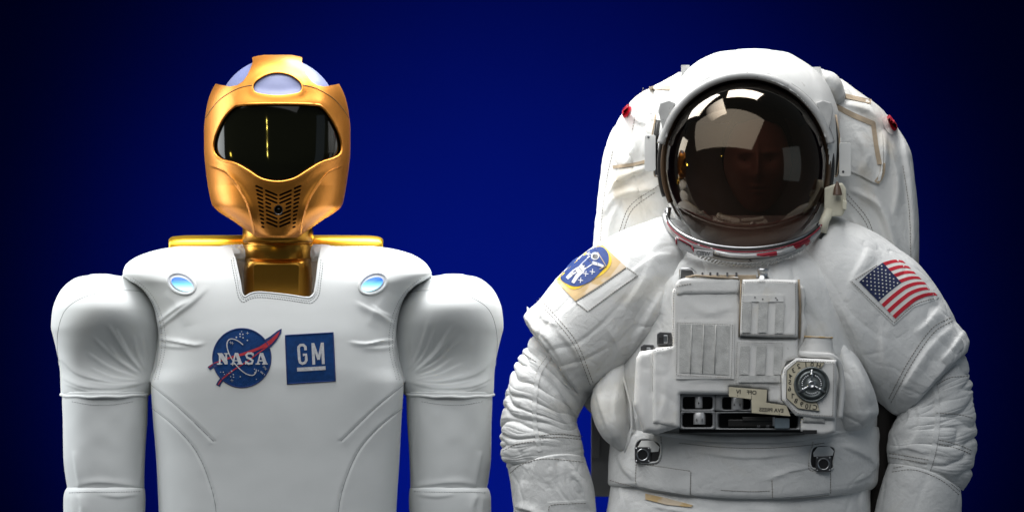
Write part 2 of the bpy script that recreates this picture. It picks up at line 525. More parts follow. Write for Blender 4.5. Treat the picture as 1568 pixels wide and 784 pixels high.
# ------------------------------------------------------------------ materials
def nd(nt, t, **k):
    n = nt.nodes.new(t)
    for a, b in k.items(): setattr(n, a, b)
    return n
def mat(name, col, rough=0.5, metal=0.0, bump=None, var=None, stain=None, **pr):
    """bump = [(scale, strength, distance)], var = (scale, amount), stain = (scale, colour, threshold)"""
    m = bpy.data.materials.new(name); m.use_nodes = True
    nt = m.node_tree; b = nt.nodes['Principled BSDF']
    b.inputs['Base Color'].default_value = (*col, 1); b.inputs['Roughness'].default_value = rough; b.inputs['Metallic'].default_value = metal
    for k, v in pr.items():
        b.inputs[k.replace('_', ' ')].default_value = v
    tc = nd(nt, 'ShaderNodeTexCoord')
    last = None
    if var or stain:
        rgb = nd(nt, 'ShaderNodeRGB'); rgb.outputs[0].default_value = (*col, 1); last = rgb.outputs[0]
    if var:
        n = nd(nt, 'ShaderNodeTexNoise'); n.inputs['Scale'].default_value = var[0]; n.inputs['Detail'].default_value = 8
        nt.links.new(tc.outputs['Object'], n.inputs['Vector'])
        r = nd(nt, 'ShaderNodeMapRange'); r.inputs['From Min'].default_value = 0.3; r.inputs['From Max'].default_value = 0.7
        r.inputs['To Min'].default_value = 1-var[1]; r.inputs['To Max'].default_value = 1+var[1]*0.4
        nt.links.new(n.outputs['Fac'], r.inputs['Value'])
        mx = nd(nt, 'ShaderNodeMix', data_type='RGBA', blend_type='MULTIPLY'); mx.inputs[0].default_value = 1
        nt.links.new(last, mx.inputs[6]); nt.links.new(r.outputs[0], mx.inputs[7]); last = mx.outputs[2]
    for st in (stain or []):
        n = nd(nt, 'ShaderNodeTexNoise'); n.inputs['Scale'].default_value = st[0]; n.inputs['Detail'].default_value = 6; n.inputs['Distortion'].default_value = 0.6
        nt.links.new(tc.outputs['Object'], n.inputs['Vector'])
        r = nd(nt, 'ShaderNodeMapRange'); r.inputs['From Min'].default_value = st[2]; r.inputs['From Max'].default_value = st[2]+st[3]; r.inputs['To Max'].default_value = st[4]
        nt.links.new(n.outputs['Fac'], r.inputs['Value'])
        mx = nd(nt, 'ShaderNodeMix', data_type='RGBA'); mx.inputs[7].default_value = (*st[1], 1)
        nt.links.new(r.outputs[0], mx.inputs[0]); nt.links.new(last, mx.inputs[6]); last = mx.outputs[2]
    if last is not None: nt.links.new(last, b.inputs['Base Color'])
    prev = None
    for sc, stg, dist, *kind in (bump or []):
        if kind and kind[0] == 'weave':
            w1 = nd(nt, 'ShaderNodeTexWave', bands_direction='DIAGONAL'); w1.inputs['Scale'].default_value = sc; w1.inputs['Distortion'].default_value = 1.5; w1.inputs['Detail Scale'].default_value = 2
            nt.links.new(tc.outputs['Object'], w1.inputs['Vector']); src = w1.outputs['Fac']
        elif kind and kind[0] == 'voro':
            w1 = nd(nt, 'ShaderNodeTexVoronoi'); w1.inputs['Scale'].default_value = sc
            nt.links.new(tc.outputs['Object'], w1.inputs['Vector']); src = w1.outputs['Distance']
        else:
            n = nd(nt, 'ShaderNodeTexNoise'); n.inputs['Scale'].default_value = sc; n.inputs['Detail'].default_value = 5
            if kind: n.inputs['Distortion'].default_value = kind[0]
            nt.links.new(tc.outputs['Object'], n.inputs['Vector']); src = n.outputs['Fac']
        bp = nd(nt, 'ShaderNodeBump'); bp.inputs['Strength'].default_value = stg; bp.inputs['Distance'].default_value = dist
        nt.links.new(src, bp.inputs['Height'])
        if prev: nt.links.new(prev, bp.inputs['Normal'])
        prev = bp.outputs['Normal']
    if prev: nt.links.new(prev, b.inputs['Normal'])
    return m
MAT0 = mat('plain', (0.5, 0.5, 0.5))
M_back = mat('blue_backdrop', (0.0003, 0.0017, 0.036), 1.0, Specular_IOR_Level=0.0, var=(3, 0.03))
M_skin = mat('robot_cover_fabric', (0.68, 0.70, 0.70), 0.72, bump=[(1500, 0.10, 0.0004), (25, 0.05, 0.004)], var=(9, 0.05), Specular_IOR_Level=0.3, Sheen_Weight=0.05)
M_skin_thread = mat('pale_grey_thread', (0.50, 0.52, 0.53), 0.8)
M_groove = mat('dark_seam_fabric', (0.26, 0.27, 0.28), 0.8)  # dark grey of the seam lines and stitches
M_gold = mat('gold_paint', (0.62, 0.24, 0.036), 0.40, 0.88, bump=[(900, 0.10, 0.0006)], var=(500, 0.10), Coat_Weight=0.06, Coat_Roughness=0.2)
M_gold_flat = mat('gold_paint_grained', (0.90, 0.49, 0.13), 0.42, 0.85, bump=[(1100, 0.25, 0.0006)], var=(600, 0.22))
M_gold_neck = mat('polished_gold_bronze', (0.40, 0.20, 0.03), 0.28, 1.0, bump=[(12, 0.05, 0.004)], var=(15, 0.15))
M_gold_pack = mat('bright_yellow_gold', (0.95, 0.58, 0.05), 0.33, 0.9)
M_seamdark = mat('dark_joint', (0.10, 0.055, 0.015), 0.6)
M_blackglass = mat('black_glass', (0.003, 0.0032, 0.0015), 0.06, 0.0, Coat_Weight=0.0, IOR=1.28)
M_dark = mat('black_recess', (0.008, 0.008, 0.009), 0.6)
M_dome = mat('frosted_dome', (0.13, 0.15, 0.28), 0.45, 0.0, var=(20, 0.08))
M_navy = mat('embroidered_blue', (0.005, 0.048, 0.19), 0.75, bump=[(1400, 0.5, 0.0008, 'weave')], var=(120, 0.25), Specular_IOR_Level=0.2)
M_navy_edge = mat('embroidered_navy_edge', (0.006, 0.028, 0.15), 0.7, bump=[(1600, 0.6, 0.0008, 'weave')])
M_thread_w = mat('white_embroidery', (0.62, 0.63, 0.66), 0.7, bump=[(1500, 0.6, 0.0008, 'weave')], var=(200, 0.2))
M_thread_r = mat('red_embroidery', (0.50, 0.02, 0.04), 0.7, bump=[(1500, 0.6, 0.0008, 'weave')], var=(200, 0.2))

stn = [(7, (0.60, 0.55, 0.44), 0.60, 0.12, 0.35), (45, (0.42, 0.41, 0.38), 0.70, 0.05, 0.35)]
M_suit = mat('white_suit_fabric', (0.70, 0.705, 0.695), 0.72, bump=[(14, 0.45, 0.008, 0.8), (48, 0.40, 0.003, 1.2), (900, 0.18, 0.0005, 'weave')], var=(11, 0.08), stain=stn, Sheen_Weight=0.1)
M_pack = mat('backpack_cover_fabric', (0.68, 0.68, 0.66), 0.72, bump=[(14, 0.5, 0.008, 0.8), (48, 0.4, 0.003, 1.2)], var=(8, 0.12),
             stain=[(6, (0.50, 0.42, 0.29), 0.50, 0.16, 0.65), (30, (0.42, 0.36, 0.26), 0.68, 0.06, 0.5)], Sheen_Weight=0.1)
M_panel = mat('module_cover_fabric', (0.76, 0.755, 0.735), 0.7, bump=[(30, 0.25, 0.003, 0.8), (1000, 0.2, 0.0004, 'weave')], var=(14, 0.07), stain=[(16, (0.60, 0.55, 0.44), 0.60, 0.12, 0.4), (70, (0.35, 0.34, 0.32), 0.72, 0.04, 0.4)])
M_velcro = mat('hook_tape', (0.57, 0.57, 0.55), 0.95, bump=[(700, 0.9, 0.0012), (120, 0.4, 0.002)], var=(60, 0.22))
M_thread = mat('brown_grey_thread', (0.21, 0.19, 0.165), 0.9)
M_tan = mat('tan_binding', (0.38, 0.30, 0.21), 0.8, bump=[(300, 0.4, 0.001)], var=(40, 0.3))
M_beige = mat('beige_tape', (0.58, 0.41, 0.20), 0.8, bump=[(60, 0.4, 0.003)], var=(20, 0.2), stain=[(25, (0.62, 0.53, 0.42), 0.5, 0.1, 0.8)])
M_plate = mat('aged_cream_label', (0.56, 0.51, 0.38), 0.6, bump=[(80, 0.3, 0.001)], var=(30, 0.18), stain=[(60, (0.35, 0.30, 0.20), 0.64, 0.08, 0.5)])
M_ink = mat('black_ink', (0.015, 0.014, 0.013), 0.6)
M_yellow = mat('yellow_cloth', (0.78, 0.52, 0.02), 0.7, bump=[(60, 0.4, 0.002)], var=(25, 0.2))
M_royal = mat('royal_blue_cloth', (0.004, 0.035, 0.19), 0.7, bump=[(900, 0.4, 0.0006, 'weave')], var=(60, 0.25))
M_flagred = mat('flag_red', (0.56, 0.015, 0.035), 0.65, bump=[(40, 0.3, 0.002), (900, 0.3, 0.0005, 'weave')], var=(30, 0.15))
M_flagwhite = mat('flag_white', (0.76, 0.75, 0.72), 0.65, bump=[(40, 0.3, 0.002), (900, 0.3, 0.0005, 'weave')], var=(30, 0.08))
M_flagblue = mat('flag_blue', (0.012, 0.022, 0.085), 0.65, bump=[(900, 0.3, 0.0005, 'weave')], var=(40, 0.2))
M_red = mat('red_tab', (0.55, 0.005, 0.03), 0.6, bump=[(200, 0.3, 0.001)])
M_metal = mat('brushed_metal', (0.52, 0.53, 0.54), 0.28, 1.0, bump=[(300, 0.1, 0.0005)], var=(40, 0.2))
M_metal_dk = mat('dark_metal', (0.16, 0.16, 0.165), 0.38, 0.9, bump=[(300, 0.2, 0.0008)], var=(60, 0.3))
M_frame = mat('grey_painted_metal', (0.27, 0.275, 0.28), 0.45, 0.4, var=(60, 0.2))
M_shell = mat('white_visor_shell', (0.74, 0.74, 0.72), 0.38, bump=[(60, 0.08, 0.002)], var=(20, 0.06), stain=[(50, (0.35, 0.33, 0.3), 0.70, 0.05, 0.5)])
M_edge = mat('worn_grey_edge', (0.50, 0.50, 0.49), 0.45, 0.1, var=(60, 0.15), stain=[(90, (0.15, 0.14, 0.13), 0.66, 0.05, 0.8)])
M_dial = mat('worn_dial_metal', (0.17, 0.19, 0.19), 0.35, 0.55, bump=[(500, 0.6, 0.001)], var=(90, 0.35))
M_knob = mat('satin_switch_metal', (0.62, 0.62, 0.62), 0.35, 0.35, var=(90, 0.2))
M_seal = mat('brown_seal', (0.06, 0.035, 0.018), 0.3)
M_gasket = mat('black_rubber', (0.012, 0.011, 0.010), 0.35)
M_cream = mat('cream_plastic', (0.66, 0.63, 0.50), 0.45, var=(30, 0.1))
M_brown = mat('brown_plastic', (0.10, 0.06, 0.04), 0.4)
M_ring = mat('chipped_neck_ring', (0.46, 0.46, 0.46), 0.35, 0.35, var=(60, 0.2), stain=[(22, (0.26, 0.01, 0.025), 0.64, 0.02, 1.0), (70, (0.03, 0.02, 0.02), 0.66, 0.03, 0.9)])
M_ringred = mat('red_paint', (0.22, 0.01, 0.025), 0.5, stain=[(90, (0.6, 0.6, 0.6), 0.62, 0.03, 0.9)])
M_boardgrey = mat('grey_pack_side', (0.20, 0.20, 0.20), 0.75, bump=[(40, 0.3, 0.002)], var=(12, 0.25))
M_face = mat('face_skin', (0.36, 0.18, 0.13), 0.5, Subsurface_Weight=0.1)
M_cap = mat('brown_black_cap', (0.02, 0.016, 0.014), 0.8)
M_eye = mat('eye_white', (0.6, 0.6, 0.58), 0.2)

m = M_lens = bpy.data.materials.new('blue_lamp_lens'); m.use_nodes = True
nt = m.node_tree; b = nt.nodes['Principled BSDF']
b.inputs['Base Color'].default_value = (0.05, 0.12, 0.3, 1); b.inputs['Roughness'].default_value = 0.15
tc = nd(nt, 'ShaderNodeTexCoord'); sx = nd(nt, 'ShaderNodeSeparateXYZ'); nt.links.new(tc.outputs['Generated'], sx.inputs[0])
cr = nd(nt, 'ShaderNodeValToRGB'); nt.links.new(sx.outputs['Z'], cr.inputs[0])
cr.color_ramp.elements[0].color = (0.55, 0.88, 1, 1); cr.color_ramp.elements[0].position = 0.20
cr.color_ramp.elements[1].color = (0.0, 0.06, 0.75, 1); cr.color_ramp.elements[1].position = 0.80
e = cr.color_ramp.elements.new(0.50); e.color = (0.16, 0.48, 1, 1)
nt.links.new(cr.outputs[0], b.inputs['Emission Color']); b.inputs['Emission Strength'].default_value = 1.9

m = M_visor = bpy.data.materials.new('gold_coated_visor'); m.use_nodes = True
nt = m.node_tree; nt.nodes.remove(nt.nodes['Principled BSDF']); out = nt.nodes['Material Output']
tr = nd(nt, 'ShaderNodeBsdfTransparent'); tr.inputs[0].default_value = (0.22, 0.16, 0.14, 1)
ga = nd(nt, 'ShaderNodeBsdfGlossy'); ga.inputs[0].default_value = (0.95, 0.62, 0.25, 1); ga.inputs['Roughness'].default_value = 0.06
gw = nd(nt, 'ShaderNodeBsdfGlossy'); gw.inputs[0].default_value = (1, 1, 1, 1); gw.inputs['Roughness'].default_value = 0.045
m1 = nd(nt, 'ShaderNodeMixShader'); m1.inputs[0].default_value = 0.03
fr = nd(nt, 'ShaderNodeFresnel'); fr.inputs[0].default_value = 1.36
m2 = nd(nt, 'ShaderNodeMixShader')
nt.links.new(tr.outputs[0], m1.inputs[1]); nt.links.new(ga.outputs[0], m1.inputs[2])
nt.links.new(fr.outputs[0], m2.inputs[0]); nt.links.new(m1.outputs[0], m2.inputs[1]); nt.links.new(gw.outputs[0], m2.inputs[2])
nt.links.new(m2.outputs[0], out.inputs[0])

# ------------------------------------------------------------------ setting: seamless blue studio backdrop
bx, by, bz = [-7, 7], 4.0, [-2.5, 6]
o = make('backdrop', np.array([(-7, 4, -2.5), (7, 4, -2.5), (7, 4, 6), (-7, 4, 6), (-7, 4.03, -2.5), (7, 4.03, -2.5), (7, 4.03, 6), (-7, 4.03, 6)], float),
         [(0, 1, 2, 3), (7, 6, 5, 4), (0, 4, 5, 1), (1, 5, 6, 2), (2, 6, 7, 3), (3, 7, 4, 0)], M_back, None, kind='structure', smooth=False, world_space=True)
o['label'] = 'deep blue studio backdrop fading to black at its edges'

# ================================================================== THE ROBOT
robot = empty('humanoid_robot', 424, 905, 'humanoid robot with gold helmet head, black visor and smooth white padded body', 'robot')
MX = 849.0                                    # mirror axis * 2
def mir(pts): return [(MX - p[0], *p[1:]) for p in pts]
def mirP(P): Q = P.copy(); Q[..., 0] = MX - Q[..., 0]; return Q

# ---- torso cover
rows = [ # v, L, R, dc, hd, n
 (378, 268, 581, 20, 52, 2.6), (381, 248, 601, 20, 62, 2.8), (388, 222, 627, 18, 72, 2.9), (398, 201, 646, 15, 82, 3.0), (408, 191, 656, 12, 90, 3.0),
 (419, 188, 661, 10, 96, 3.0), (428, 196, 652, 10, 101, 3.1), (438, 212, 636, 10, 105, 3.2), (452, 225, 622, 10, 109, 3.2), (480, 238, 611, 10, 114, 3.2),
 (520, 243, 606, 10, 118, 3.2), (560, 239, 610, 10, 118, 3.2), (588, 231, 618, 10, 116, 3.2), (640, 234, 615, 10, 112, 3.1), (700, 239, 612, 10, 107, 3.0),
 (784, 243, 607, 10, 103, 3.0), (905, 246, 604, 10, 100, 3.0)]
P, _ = pair_loft([(L, v, Rr, v, dc, hd, n) for v, L, Rr, dc, hd, n in rows], 330, 360)
fl = [
 ([(238, 508), (262, 488), (296, 462), (318, 440)], 6, 2.4), ([(240, 497), (268, 474), (288, 462)], 4, 2.0),
 ([(243, 519), (268, 523), (300, 529), (312, 527)], 3.5, 2.4), ([(242, 529), (262, 531), (290, 533)], 4, 1.4),
 ([(253, 447), (275, 470), (285, 500)], 13, 1.8), ([(228, 470), (248, 500), (254, 530)], 8, 1.5),
 ([(606, 520), (585, 521), (560, 526), (536, 523)], 3.5, -2.4), ([(606, 529), (585, 532), (555, 533)], 4, -1.3),
 ([(606, 497), (585, 484), (565, 473), (545, 462)], 5, -2.2), ([(600, 485), (580, 476), (568, 466)], 4, -1.6),
 ([(596, 447), (578, 470), (565, 500)], 13, -1.6)]
P = folds(P, [(a, w, abs(h)) for a, w, h in fl])
# the darker panels of the flanks lie a little behind the belly panel
u, v = P[..., 0], P[..., 2]
front = P[..., 1] < 0
for seamline in ([(226, 585), (275, 625), (327, 675)], mir([(226, 585), (275, 625), (327, 675)])):
    d, s, t = seg_dist(u, v, smooth_poly(seamline, 6))
    P[..., 1] += np.where(front, 1.4*np.exp(-(d/1.5)**2) - 0.5*np.exp(-(d/9.)**2)*(t > 0)*(t < 1), 0)
for seamline in ([(230, 622), (270, 655), (300, 690), (320, 735), (331, 784), (334, 900)],):
    for sl in (seamline, mir(seamline)):
        d, s, t = seg_dist(u, v, smooth_poly(sl, 6))
        P[..., 1] += np.where(front, 1.6*np.exp(-(d/1.5)**2) - 0.5*np.exp(-(d/10.)**2), 0)
P[..., 1] += np.where(front, -0.5*noise(P/70.) - 0.12*noise(P/22.), 0)
# collar well: rings going down into the neck opening
def ring(v, L, Rr, dc, hd, n, nc=360):
    th = np.linspace(0, 2*math.pi, nc, endpoint=False); c, s = np.cos(th), np.sin(th); e = 2/n
    return np.stack([(L+Rr)/2 + (Rr-L)/2*np.sign(c)*np.abs(c)**e, dc + hd*np.sign(s)*np.abs(s)**e, v + 0*c], -1)
inner = [ring(460, 300, 549, 24, 38, 2.2), ring(420, 298, 551, 24, 40, 2.2), ring(398, 294, 555, 22, 42, 2.2), ring(388, 292, 557, 20, 43, 2.2), ring(382, 290, 559, 20, 45, 2.2), ring(378.5, 285, 564, 20, 47, 2.3), ring(377, 277, 572, 20, 49, 2.4)]
Q = np.concatenate([np.array([inner[0]*0 + inner[0].mean(0)] + inner), P, np.array([P[-1]*0 + P[-1].mean(0)])], 0)
torso = make('torso_cover', Q.reshape(-1, 3), grid_faces(Q.shape[0], Q.shape[1]), M_skin, robot)
HT = Host(P)
notch = [(352, 300), (352, 372), (359, 392), (362, 405), (368, 432), (371, 448), (375, 453), (384, 448), (400, 446), (440, 450), (466, 454), (474, 454), (480, 448), (483, 432), (486, 408), (488, 396), (493, 372), (494, 300)]
boolean(torso, [cutter(notch, -260, 8, robot)])
sharp(torso, 40)
hem = [(359, 394), (362, 406), (367.5, 432), (370.5, 449), (375, 454.5), (384, 449.5), (400, 447.5), (440, 451.5), (466, 455.5), (475, 455.5), (481.5, 449), (484.5, 432), (487, 408), (489, 396)]
cord('neckline_piping', on(HT, hem, -0.5, 2), 1.6, M_skin, torso)
off2 = [(354, 398), (356, 410), (361, 434), (364.5, 452), (372, 462), (384, 457), (400, 455), (440, 459), (466, 463), (478, 463), (488, 452), (491, 434), (494, 410), (495, 399)]
seam('neckline_stitching', HT, [off2], M_groove, torso, 0.75, (2.2, 1.6), lift=0.1)
seam('neckline_stitching', HT, [[(a + (424-a)*0.045, b-3.4) for a, b in off2]], M_groove, torso, 0.6, (2.0, 1.8), lift=0.1)
seam('panel_seam', HT, [[(230, 588), (275, 625), (327, 675)], [(232, 624), (270, 655), (300, 690), (320, 735), (331, 784), (333, 860)]], M_groove, torso, 0.55, lift=-0.1)
seam('panel_seam', HT, [mir([(230, 588), (275, 625), (327, 675)]), mir([(232, 624), (270, 655), (300, 690), (320, 735), (331, 784), (333, 860)])], M_groove, torso, 0.55, lift=-0.1)
arm_line = [(199, 427), (216, 440), (231, 458), (242, 482), (248, 512), (247, 540), (241, 565), (236, 585)]
for f in (lambda p: p, mir):
    seam('armhole_stitching', HT, [f(arm_line)], M_groove, torso, 0.7, (2.0, 1.8), lift=0.1)
    seam('armhole_stitching', HT, [f([(a+5, b-1) for a, b in arm_line])], M_groove, torso, 0.6, (2.0, 1.8), lift=0.1)
    # rolled edge of the armhole
    e = []
    for a, b in smooth_poly([(189, 420), (197, 429), (213, 441), (226, 455), (237, 478), (242.5, 505), (243, 530), (239, 558), (231, 586)], 4):
        e.append((a, b))
    cord('armhole_piping', [(x, 12 if i else 12, y) for i, (x, y) in enumerate(f(e))], 3.6, M_skin, torso, ns=10)

# fabric bunched inside the collar on each side of the neck
for sgn in (0, 1):
    V = []
    G, _ = pair_loft([(298, 392, 300, 402, 26, 8), (310, 383, 318, 398, 26, 14), (335, 379, 340, 396, 24, 20), (360, 376, 364, 398, 22, 22), (376, 376, 380, 402, 20, 20)], 60, 60)
    N = normals(G)
    G = G + N*(2.2*ridge(warp(G, 8, 1/20.)/11. + sgn*7))[..., None]
    if sgn: G = mirP(G)
    tube_obj('collar_lining', G, M_skin, torso, ('round', 'round'), 3)

# ---- arms
for side in (0, 1):
    f = (lambda p: p) if side == 0 else mir
    arm_keys = [(137, 421, 173, 421, 44, 20), (120, 424, 192, 424, 44, 40), (104, 433, 211, 433, 44, 58), (90, 449, 229, 449, 44, 73), (80, 476, 243, 476, 44, 84), (78, 500, 248, 500, 44, 88),
                (82, 518, 249, 520, 44, 87), (88, 544, 247, 545, 44, 84), (92, 572, 242, 572, 44, 79), (93, 600, 232, 600, 44, 71), (95, 606, 228, 606, 44, 66)]
    P, par = pair_loft([k for k in arm_keys], 200, 240, 2.15)
    u, v = P[..., 0], P[..., 2]; front = np.clip(-(P[..., 1]-44)/20, 0, 1)
    # bulge above and dip below, shaped so the cover's middle turns darker
    rr = np.hypot((u-170)/66., (v-516)/68.)
    P[..., 1] += front * (-20*np.exp(-((u-162)/70.)**2-((v-466)/36.)**2) + 33*np.exp(-((u-176)/58.)**2-((v-556)/44.)**2))
    fs = []
    random.seed(3+side)
    for k, (ang, L0, L1, w, h) in enumerate([(101, 22, 92, 5, 2.6), (111, 26, 110, 4.5, 3.0), (119, 24, 118, 4.5, 3.4), (127, 26, 124, 4.5, 3.4), (135, 24, 122, 4.5, 3.2), (143, 28, 118, 4.5, 2.8), (152, 26, 112, 4.5, 2.4), (162, 22, 100, 5, 2.0), (171, 22, 112, 5, 1.6), (178, 20, 118, 4, 1.2)]):
        a = R(ang + random.uniform(-3, 3)); cx, cy = 230, 588; L1 *= random.uniform(0.72, 0.98); h *= random.uniform(0.55, 0.95); w *= random.uniform(0.55, 0.9)
        p0 = (cx + L0*math.cos(a), cy - L0*math.sin(a)); p1 = (cx + L1*math.cos(a), cy - L1*math.sin(a))
        mid = ((p0[0]+p1[0])/2 + random.uniform(-3, 3), (p0[1]+p1[1])/2 + 5)
        fs.append(([p0, mid, p1], w, h))
    fs += [([(95, 578), (130, 592), (180, 594), (225, 584)], 5, 2.2), ([(100, 588), (150, 602), (205, 596)], 4, 1.6), ([(90, 545), (120, 572), (170, 584), (215, 580)], 5, 1.6)]
    P = folds(P, fs)
    if side: P = mirP(P)
    up = tube_obj('shoulder_cover', P, M_skin, robot, ('round', 'flat'), 2)
    HS = Host(P)
    seam('cap_seam', HS, [f([(90, 560), (88, 515), (98, 478), (122, 458), (160, 447), (205, 445), (236, 452)])], M_groove, up, 0.5, lift=-0.1)
    K = [(95, 600, 228, 600, 44, 66), (95, 612, 227, 610, 44, 66), (96, 640, 226, 640, 44, 65), (97, 700, 222, 700, 44, 62), (101, 735, 221, 735, 44, 60), (103, 746, 221, 746, 44, 59)]
    P, par = pair_loft(K, 120, 160, 2.3)
    P = folds(P, [([(110, 745), (150, 738), (215, 744)], 5, 1.4), ([(112, 690), (118, 725), (122, 748)], 5, 2.0), ([(212, 640), (216, 690), (214, 740)], 5, 1.4)])
    P[..., 1] += -0.7*noise(P/30.)
    if side: P = mirP(P)
    sl = tube_obj('arm_sleeve', P, M_skin, robot)
    HA = Host(P)
    cuff = [(91.5, 598), (110, 607), (140, 612), (170, 612), (205, 607), (230, 599)]
    pts = []
    # rolled hem all the way round the arm
    th = np.linspace(0, 2*math.pi, 72, endpoint=False)
    pts = [(161 + 67.5*math.cos(t), 44 + 69*math.sin(t), 603 - 4.5*math.sin(t) - 1.0*math.cos(t) + 0.6*math.sin(9*t)) for t in th]
    if side: pts = [(MX-a, b, c) for a, b, c in pts]
    cord('hem_roll', pts, 2.6, M_skin, up, closed=True, ns=8)
    seam('hem_stitching', HA, [f([(a, b+7.5) for a, b in cuff[1:-1]])], M_groove, sl, 0.55, (2.2, 1.8), lift=0.1)
    K = [(104, 744, 220, 744, 44, 58), (99, 752, 222, 750, 44, 62), (97, 765, 223, 763, 44, 63), (97, 800, 222, 800, 44, 62), (95, 905, 222, 905, 44, 60)]
    P, par = pair_loft(K, 100, 160, 2.3)
    P = folds(P, [([(108, 760), (112, 800), (110, 850)], 4, 1.5), ([(118, 757), (125, 775), (122, 800)], 6, 2.0), ([(150, 756), (180, 760), (214, 756)], 5, 1.2)])
    if side: P = mirP(P)
    fo = tube_obj('forearm_sleeve', P, M_skin, robot)
    HA2 = Host(P)
    seam('wrist_stitching', HA2, [f([(106, 754), (130, 753), (170, 753), (216, 752)])], M_groove, fo, 0.55, (2.2, 1.6), lift=0.1)
    # inner armpit strap behind
    K = [(222, 560, 246, 560, 60, 20), (226, 600, 244, 600, 60, 20), (232, 700, 246, 700, 60, 20), (238, 800, 248, 800, 60, 20)]

# ---- chest lamps
for f, rot in ((lambda p: p, 24), (mir, -24)):
    (cu, cv), = f([(278, 434.5)])
    e = np.array(ell(cu, cv, 22, 14.5, 48, rot))
    ringp = smooth_d(np.array([(a, HT(a, b) + 1.0, b) for a, b in e]), 6, True)
    lr = cord('lamp_ring', ringp, 3.0, M_skin, robot, closed=True, ns=10)
    sh = fill(ell(cu + (2 if rot > 0 else -2), cv, 17, 12.6, 40, rot), 2.5)
    drape('lamp_recess', [sh[:2]], HT, M_skin, lr, 0.1, 0.2)
    pl = ell(cu + (1.0 if rot > 0 else -1.0), cv+0.6, 17.5, 9.2, 40, rot)
    pl = [(a, b if (b-cv) > -4 else b + 0.0) for a, b in pl]
    cut = [(a, b) for a, b in pl]
    v2, fc, p = fill(cut, 2.0)
    d = np.array([HT(a, b) for a, b in v2]); r = np.hypot((v2[:, 0]-cu)/14.5, (v2[:, 1]-cv)/10.2)
    host = lambda a, b: HT(a, b) - 2.0*max(0, 1-((a-cu)/14.5)**2-((b-cv)/11)**2)
    drape('lamp_lens', [(v2, fc)], host, M_lens, lr, 0.5, 0.5, label='glowing blue lamp lens')

# ---- emblem patches on the chest (drawn in a 5.227x frame)
def z(p): return [(290 + a/5.227, 470 + b/5.227) for a, b in p]
circ = z(ell(420, 407, 238, 240, 90))
patch = drape('round_patch', [fill(circ, 3)[:2]], HT, M_navy, robot, 0.2, 0.4, label='round blue embroidered agency patch with red swoosh')
cord('patch_border', [(a, HT(a, b)-0.5, b) for a, b in z(ell(420, 407, 232, 234, 120))], 0.9, M_navy_edge, patch, closed=True)
sw_edge = [(738, 172), (735, 205), (700, 262), (660, 310), (610, 350), (540, 392), (440, 455), (330, 530), (262, 590), (232, 640), (215, 622), (240, 570), (330, 490), (420, 432), (300, 432), (215, 458), (172, 486), (150, 505), (143, 480), (200, 440), (320, 395), (440, 362), (540, 325), (620, 272), (690, 205)]
wing_out = [(738, 172), (737, 205), (700, 268), (655, 318), (600, 352), (600, 262), (650, 232), (700, 192)]
drape('swoosh_border', [ribbon(z([(228, 628), (250, 590), (300, 545), (340, 515)]), 6.6, True)[:2], ribbon(z([(155, 492), (185, 472), (225, 455)]), 6.4, True)[:2], fill(z(wing_out), 3)[:2]], HT, M_navy_edge, patch, 0.3, 0.4, 0.05, kind='stuff')
drape('swoosh', [fill(z([(726, 190), (705, 240), (655, 296), (600, 325), (470, 376), (330, 412), (200, 450), (158, 486), (154, 480), (196, 446), (320, 398), (440, 362), (560, 318), (650, 258)]), 3)[:2],
                 ribbon(z([(640, 305), (560, 362), (470, 430), (370, 492), (290, 552), (250, 590), (230, 622)]), 1.7, True)[:2]], HT, M_thread_r, patch, 0.8, 0.25, 0.06)
orbit = z(ell(418, 400, 74, 172, 60, -36, 60, 335))
drape('orbit', [ribbon(orbit, 1.5)[:2]], HT, M_thread_w, patch, 1.05, 0.2)
N_ = []
def zr(pts, w): N_.append(ribbon(z(pts), w/5.227)[:2])
def zf(pts): N_.append((np.array(z(pts)), [tuple(range(len(pts)))]))
# N
zf([(222, 368), (262, 368), (306, 432), (306, 458), (284, 458), (240, 392)]); zf([(236, 370), (250, 380), (250, 458), (236, 458)]); zf([(288, 368), (302, 368), (302, 450), (288, 440)])
zf([(276, 368), (318, 368), (318, 376), (276, 376)]); zf([(220, 450), (264, 450), (264, 459), (220, 459)])
cuts = [len(N_)]
def letA(x):
    zf([(x+34, 366), (x+60, 366), (x+92, 452), (x+62, 452)]); zf([(x+34, 366), (x+46, 366), (x+24, 452), (x+10, 452)]); zf([(x+24, 424), (x+62, 424), (x+62, 434), (x+24, 434)])
    zf([(x, 450), (x+36, 450), (x+36, 459), (x, 459)]); zf([(x+52, 450), (x+98, 450), (x+98, 459), (x+52, 459)])
letA(330); cuts.append(len(N_)); letA(530); cuts.append(len(N_))
N_.append(ribbon(z([(512, 384), (496, 370), (470, 370), (454, 384), (462, 404), (488, 414), (508, 430), (500, 450), (474, 454), (452, 438)]), 3.4, True)[:2])
zf([(446, 430), (454, 430), (456, 459), (446, 459)]); zf([(506, 368), (514, 368), (514, 394), (508, 394)])
for q0, q1 in zip([0]+cuts, cuts+[len(N_)]): drape('letter', N_[q0:q1], HT, M_thread_w, patch, 1.25, 0.3, 0.03)
st = []
random.seed(8)
for (a, b, r) in [(405, 216, 6), (428, 218, 6), (406, 236, 6), (430, 245, 6), (418, 196, 4), (464, 266, 6), (376, 242, 7), (250, 520, 4), (272, 520, 5), (280, 538, 4), (352, 540, 6), (330, 556, 5), (354, 560, 5), (338, 512, 6), (408, 556, 6), (454, 536, 5), (522, 496, 5), (524, 524, 6), (552, 508, 5), (574, 518, 6), (536, 576, 4), (346, 465, 5), (316, 528, 4), (600, 540, 4)]:
    st.append((np.array(z(ell(a, b, r, r, 6))), [tuple(range(6))]))
